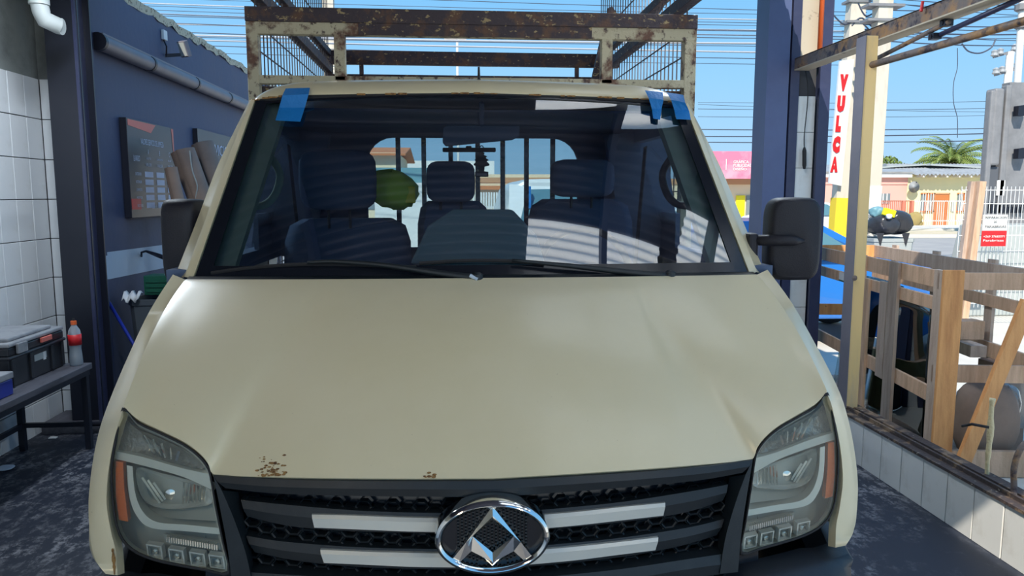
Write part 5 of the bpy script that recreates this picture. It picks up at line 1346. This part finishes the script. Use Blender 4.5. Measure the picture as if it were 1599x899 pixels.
# grey cabinet / hoarding on the right
x0=P(1533,200,y=10.5).x+.10
t=thing('grey_cabinet','tall weathered grey steel cabinet behind the mesh fence','cabinet',(8.4,11,0))
pts=[V(x0,10.75,0),V(x0,10.75,0)]
za=P(1540,138,y=10.5).z
obj('side_panel',MB().box((x0-.02,10.46,0),(x0+.06,10.58,za-.03)),'cab',t,bevel=.02)
obj('upper_box',MB().box((x0+.03,10.45,P(1560,258,y=10.45).z),(P(1577,1,y=10.5).x,10.66,za)),'cab',t,bevel=.03)
obj('gap',MB().box((P(1577,1,y=10.5).x,10.62,0),(P(1584,1,y=10.5).x,10.70,za)),'cabd',t)
obj('pillar',MB().box((P(1583,1,y=10.5).x,10.5,0),(P(1592,1,y=10.5).x,10.62,za+.05)),'cab',t,bevel=.015)
obj('right_panel',MB().box((P(1592,1,y=10.5).x,10.56,0),(11.5,10.72,za+.1)),'cab',t)
obj('lower_face',MB().box((x0+.06,10.52,P(1560,318,y=10.5).z),(P(1583,1,y=10.5).x,10.66,P(1560,260,y=10.5).z)),'cabd',t,bevel=.02)
obj('lower_panel',MB().box((x0+.06,10.50,0),(P(1583,1,y=10.5).x,10.68,P(1560,333,y=10.5).z)),'cab',t,bevel=.02)
for i in range(9): c=P(1545+i*6,326,y=10.55); obj('vent_slot',MB().box((c.x-.015,10.50,c.z-.06),(c.x+.015,10.53,c.z+.06)),'blacksteel',t)
for y_ in (165,232): c=P(1591,y_,y=10.4); obj('hinge',MB().prism([c,c+V(.14,0,.02),c+V(.10,0,-.14),c+V(0,0,-.14)],(0,.1,0)),'blacksteel',t)
c=P(1556,303,y=10.58); obj('sticker',MB().box((c.x-.06,10.50,c.z-.02),(c.x+.06,10.515,c.z+.20)),'white',t)
t=thing('pallet_tarp','pale grey sheeted stack behind the mesh fence, below the cabinet','stack',(8.2,10,0))
obj('sheet',MB().prism([P(1530,372,y=9.9),P(1535,352,y=9.9),P(1640,350,y=9.9),V(9.5,9.9,0),V(7.0,9.9,0)],(0,.5,0)),'pvcw',t,bevel=.02)
# mesh fence with wooden post and sign
YFn=9.1
t=thing('mesh_fence','white wire mesh fence panel held by a wooden post on the right','fence',(7.2,YFn,0))
xm=P(1523,1,y=YFn).x; ztf=P(1560,291,y=YFn).z
mb=MB()
i=0; x=xm
while x<9.2: mb.box((x,YFn,.25),(x+.006,YFn+.006,ztf)); x+=.055
obj('wire_mesh',mb,'white',t)['kind']='stuff'
for z in (ztf-.05,ztf-.22,ztf-.42,ztf-.62,ztf-.82,ztf-1.02,.3): obj('wire_rail',MB().box((xm,YFn-.006,z),(9.2,YFn,z+.008)),'white',t)
a=P(1532,283,y=9.0); b=P(1516,405,y=9.0); e=a+(b-a)*(a.z/(a.z-b.z))
obj('wooden_post',MB().bar(a,e,.085,.09,(0,1,0)),'wood',t,bevel=.004)
obj('wooden_post_back',MB().bar(a+V(-.06,.08,0),e+V(-.05,.08,0),.07,.07,(0,1,0)),'woodg',t)
sg=thing('repair_sign','white and red repair sign hanging on the mesh fence','sign',P(1552,384,y=9.0))
qa=P(1536,335,y=9.0); qb=P(1572,361,y=9.0); qc=P(1570,383,y=9.0); zmid=P(1550,360,y=9.0).z
obj('plate',MB().box((qa.x,9.0,qc.z),(qb.x,9.015,qa.z)),'white',sg)
obj('red_field',MB().box((qa.x-.01,8.993,qc.z-.01),(qb.x-.005,8.999,zmid)),'red',sg)
ww=qb.x-qa.x
text('lettering','REPARACION','rubber',sg,(qa.x+.02,8.99,qa.z-.05),RX,UP,.03,ww-.04,bold=.01)
text('lettering','DE','rubber',sg,(qa.x+ww*.42,8.99,qa.z-.105),RX,UP,.03,.04,bold=.01)
text('lettering','PARABRISAS','rubber',sg,(qa.x+.02,8.99,qa.z-.165),RX,UP,.03,ww-.04,bold=.01)
text('lettering','+569 37683571','white',sg,(qa.x+.01,8.99,zmid-.085),RX,UP,.026,ww-.04,bold=.01)
text('lettering','Parabrisas','white',sg,(qa.x+.01,8.99,zmid-.135),RX,UP,.026,ww-.05,bold=.01)
# rubbish container with bags
c0=P(1394,360,y=10); t=thing('rubbish_container','pale grey scribbled rubbish container full of bags by the street pole','container',(c0.x,10.2,0))
obj('tub',tub(P(1363,400,y=10).x,P(1424,400,y=10).x,9.95,10.5,0,P(1394,372,y=10).z,.8),'pvcw',t,bevel=.01)
lump('rubbish_bag',(P(1408,350,y=10).x,10.15,P(1,352,y=10).z),(.36,.42,.34),'bag','shiny black rubbish bag bulging over the right of the grey container','bag',.12,21)
lump('rubbish_bag',(P(1385,355,y=10).x,10.10,P(1,356,y=10).z),(.38,.40,.28),'bag','flatter black rubbish bag over the left of the grey container','bag',.16,22)
for px in (1374,1414):
    a=P(px,366,y=9.93); tag(obj('bag_flap',MB().prism([a+V(-.05,0,.02),a+V(.06,0,.02),a+V(.02,0,-.16)],(0,.01,0)),'bag',base=a),'loose black bag corner hanging down the front of the grey container','bag','bag corners over the container rim')
lump('carrier_bag',(P(1373,332,y=10.1).x,10.15,P(1,334,y=10.1).z),(.18,.18,.16),'teal','crumpled pale teal carrier bag on the rubbish heap','bag',.2,23)
a=P(1388,332,y=9.95); tag(obj('yellow_packet',MB().cbox(a,(.17,.06,.10),Matrix.Rotation(R_(15),3,'Y')),'yellow',base=a,bevel=.01),'bright yellow packet on top of the rubbish bags','packet')
lump('white_bundle',(P(1388,340,y=9.9).x,9.9,P(1,341,y=9.9).z),(.08,.06,.07),'bagw','small white bundle below the yellow packet on the rubbish','bag',.15,24)
# tractor tyre standing against the pole
c=P(1330,385,y=10.3)
def tyre(cx,cy,cz,R0,wd,lab):
    t=thing('tractor_tyre',lab,'tyre',(cx,cy,0)); obj('carcass',MB().lathe([(R0*.55,-wd/2),(R0*.9,-wd/2),(R0*.97,-wd*.3),(R0*.98,0),(R0*.97,wd*.3),(R0*.9,wd/2),(R0*.55,wd/2)],(cx,cy,cz),40,'x'),'tyre',t,smooth=True,auto=40)
    mb=MB()
    for i in range(30):
        for s in (-1,1):
            a=2*pi*(i+(.5 if s>0 else 0))/30; b=a+.16; f=lambda an,x: V(cx+x,cy+R0*cos(an),cz+R0*sin(an))
            mb.bar(f(a,0),f(b,s*wd*.48),.05,.06,(0,cos(a),sin(a)))
    obj('tread_bars',mb,'tyre',t)['kind']='stuff'; t.rotation_euler.z=R_(-29); return t
_t = tyre(P(1352,380,y=11.3).x,11.3,.72,.72,.27,'dusty tractor tyre standing upright beside the street pole')

# ================================================================ ADDED FILL LAMPS under the canopy, out of view
def emis(name,c,st):
    m=bpy.data.materials.new(name); m.use_nodes=True; n=m.node_tree.nodes; b=n['Principled BSDF']; b.inputs['Emission Color'].default_value=(*c,1); b.inputs['Emission Strength'].default_value=st; b.inputs['Base Color'].default_value=(.8,.8,.8,1); M[name]=m
emis('warm fill diffuser',(1,.80,.52),10); emis('cool fill diffuser',(.80,.90,1),10)
for x in (-1.7,1.7):  # added warm pair, unseen, fills the hood and nose
    t=thing('fill_lamp','added warm fill lamp hanging under the canopy '+('towards the tiled wall' if x<0 else 'towards the open yard'),'lamp',(x,-.7,3.12),'added fill lamps under the canopy')
    obj('housing',MB().box((x-.08,-1.2,3.10),(x+.08,-.2,3.16)).box((x-.01,-.9,3.16),(x+.01,-.88,3.36)).box((x-.01,-.5,3.16),(x+.01,-.48,3.49)),'white',t,bevel=.004)
    obj('diffuser',MB().box((x-.06,-1.18,3.07),(x+.06,-.22,3.098)),'warm fill diffuser',t)
    ld=bpy.data.lights.new('fill_light','AREA'); ld.shape='RECTANGLE'; ld.size=.12; ld.size_y=.95; ld.energy=11.5; ld.color=(1,.80,.52)
    lo=bpy.data.objects.new('fill_light',ld); COL.objects.link(lo); lo.parent=t; lo.location=(0,0,-.06); lo.rotation_euler=(R_(38),0,0)
for x in (-2.15,1.4):  # added cool pair, unseen, brightens the tiled walls and kerb
    t=thing('fill_lamp','added cool white fill lamp hanging above the truck bed '+('on the dark wall side' if x<0 else 'on the crate side'),'lamp',(x,4.3,3.16),'added fill lamps under the canopy')
    obj('housing',MB().box((x-.08,3.8,3.17),(x+.08,4.8,3.22)).box((x-.01,4.1,3.22),(x+.01,4.12,3.49)).box((x-.01,4.5,3.22),(x+.01,4.52,3.49)),'white',t,bevel=.004)
    obj('diffuser',MB().box((x-.06,3.82,3.14),(x+.06,4.78,3.168)),'cool fill diffuser',t)
    ld=bpy.data.lights.new('fill_light','AREA'); ld.shape='RECTANGLE'; ld.size=.12; ld.size_y=.95; ld.energy=28; ld.color=(.80,.90,1)
    lo=bpy.data.objects.new('fill_light',ld); COL.objects.link(lo); lo.parent=t; lo.location=(0,0,-.03)
mb=MB()
for i in range(14):
    q=crv(inner,.80+.18*i/14); r=random.uniform(.002,.005); q=q+V(-.003,-.003,0)
    mb.add([q+V(cos(a)*r,-.001,sin(a)*r*1.8) for a in [2*pi*k/7 for k in range(7)]],[tuple(range(7))])
o=obj('rust_patch',mb,'rust',TR,label='orange rust along the lower edge of the left fender'); o['kind']='stuff'
mb=MB()
for i in range(46):
    t_=random.uniform(0,1); q=crv(rf,t_)
    if random.random()<.5: q=mir(q)
    r=random.uniform(.004,.016); mb.cbox(q+V(0,-.004,.001),(r*2,.002,random.uniform(.003,.007)))
o=obj('rust_seam',mb,'rust',TR,label='rusty flakes along the roof edge above the windscreen'); o['kind']='stuff'
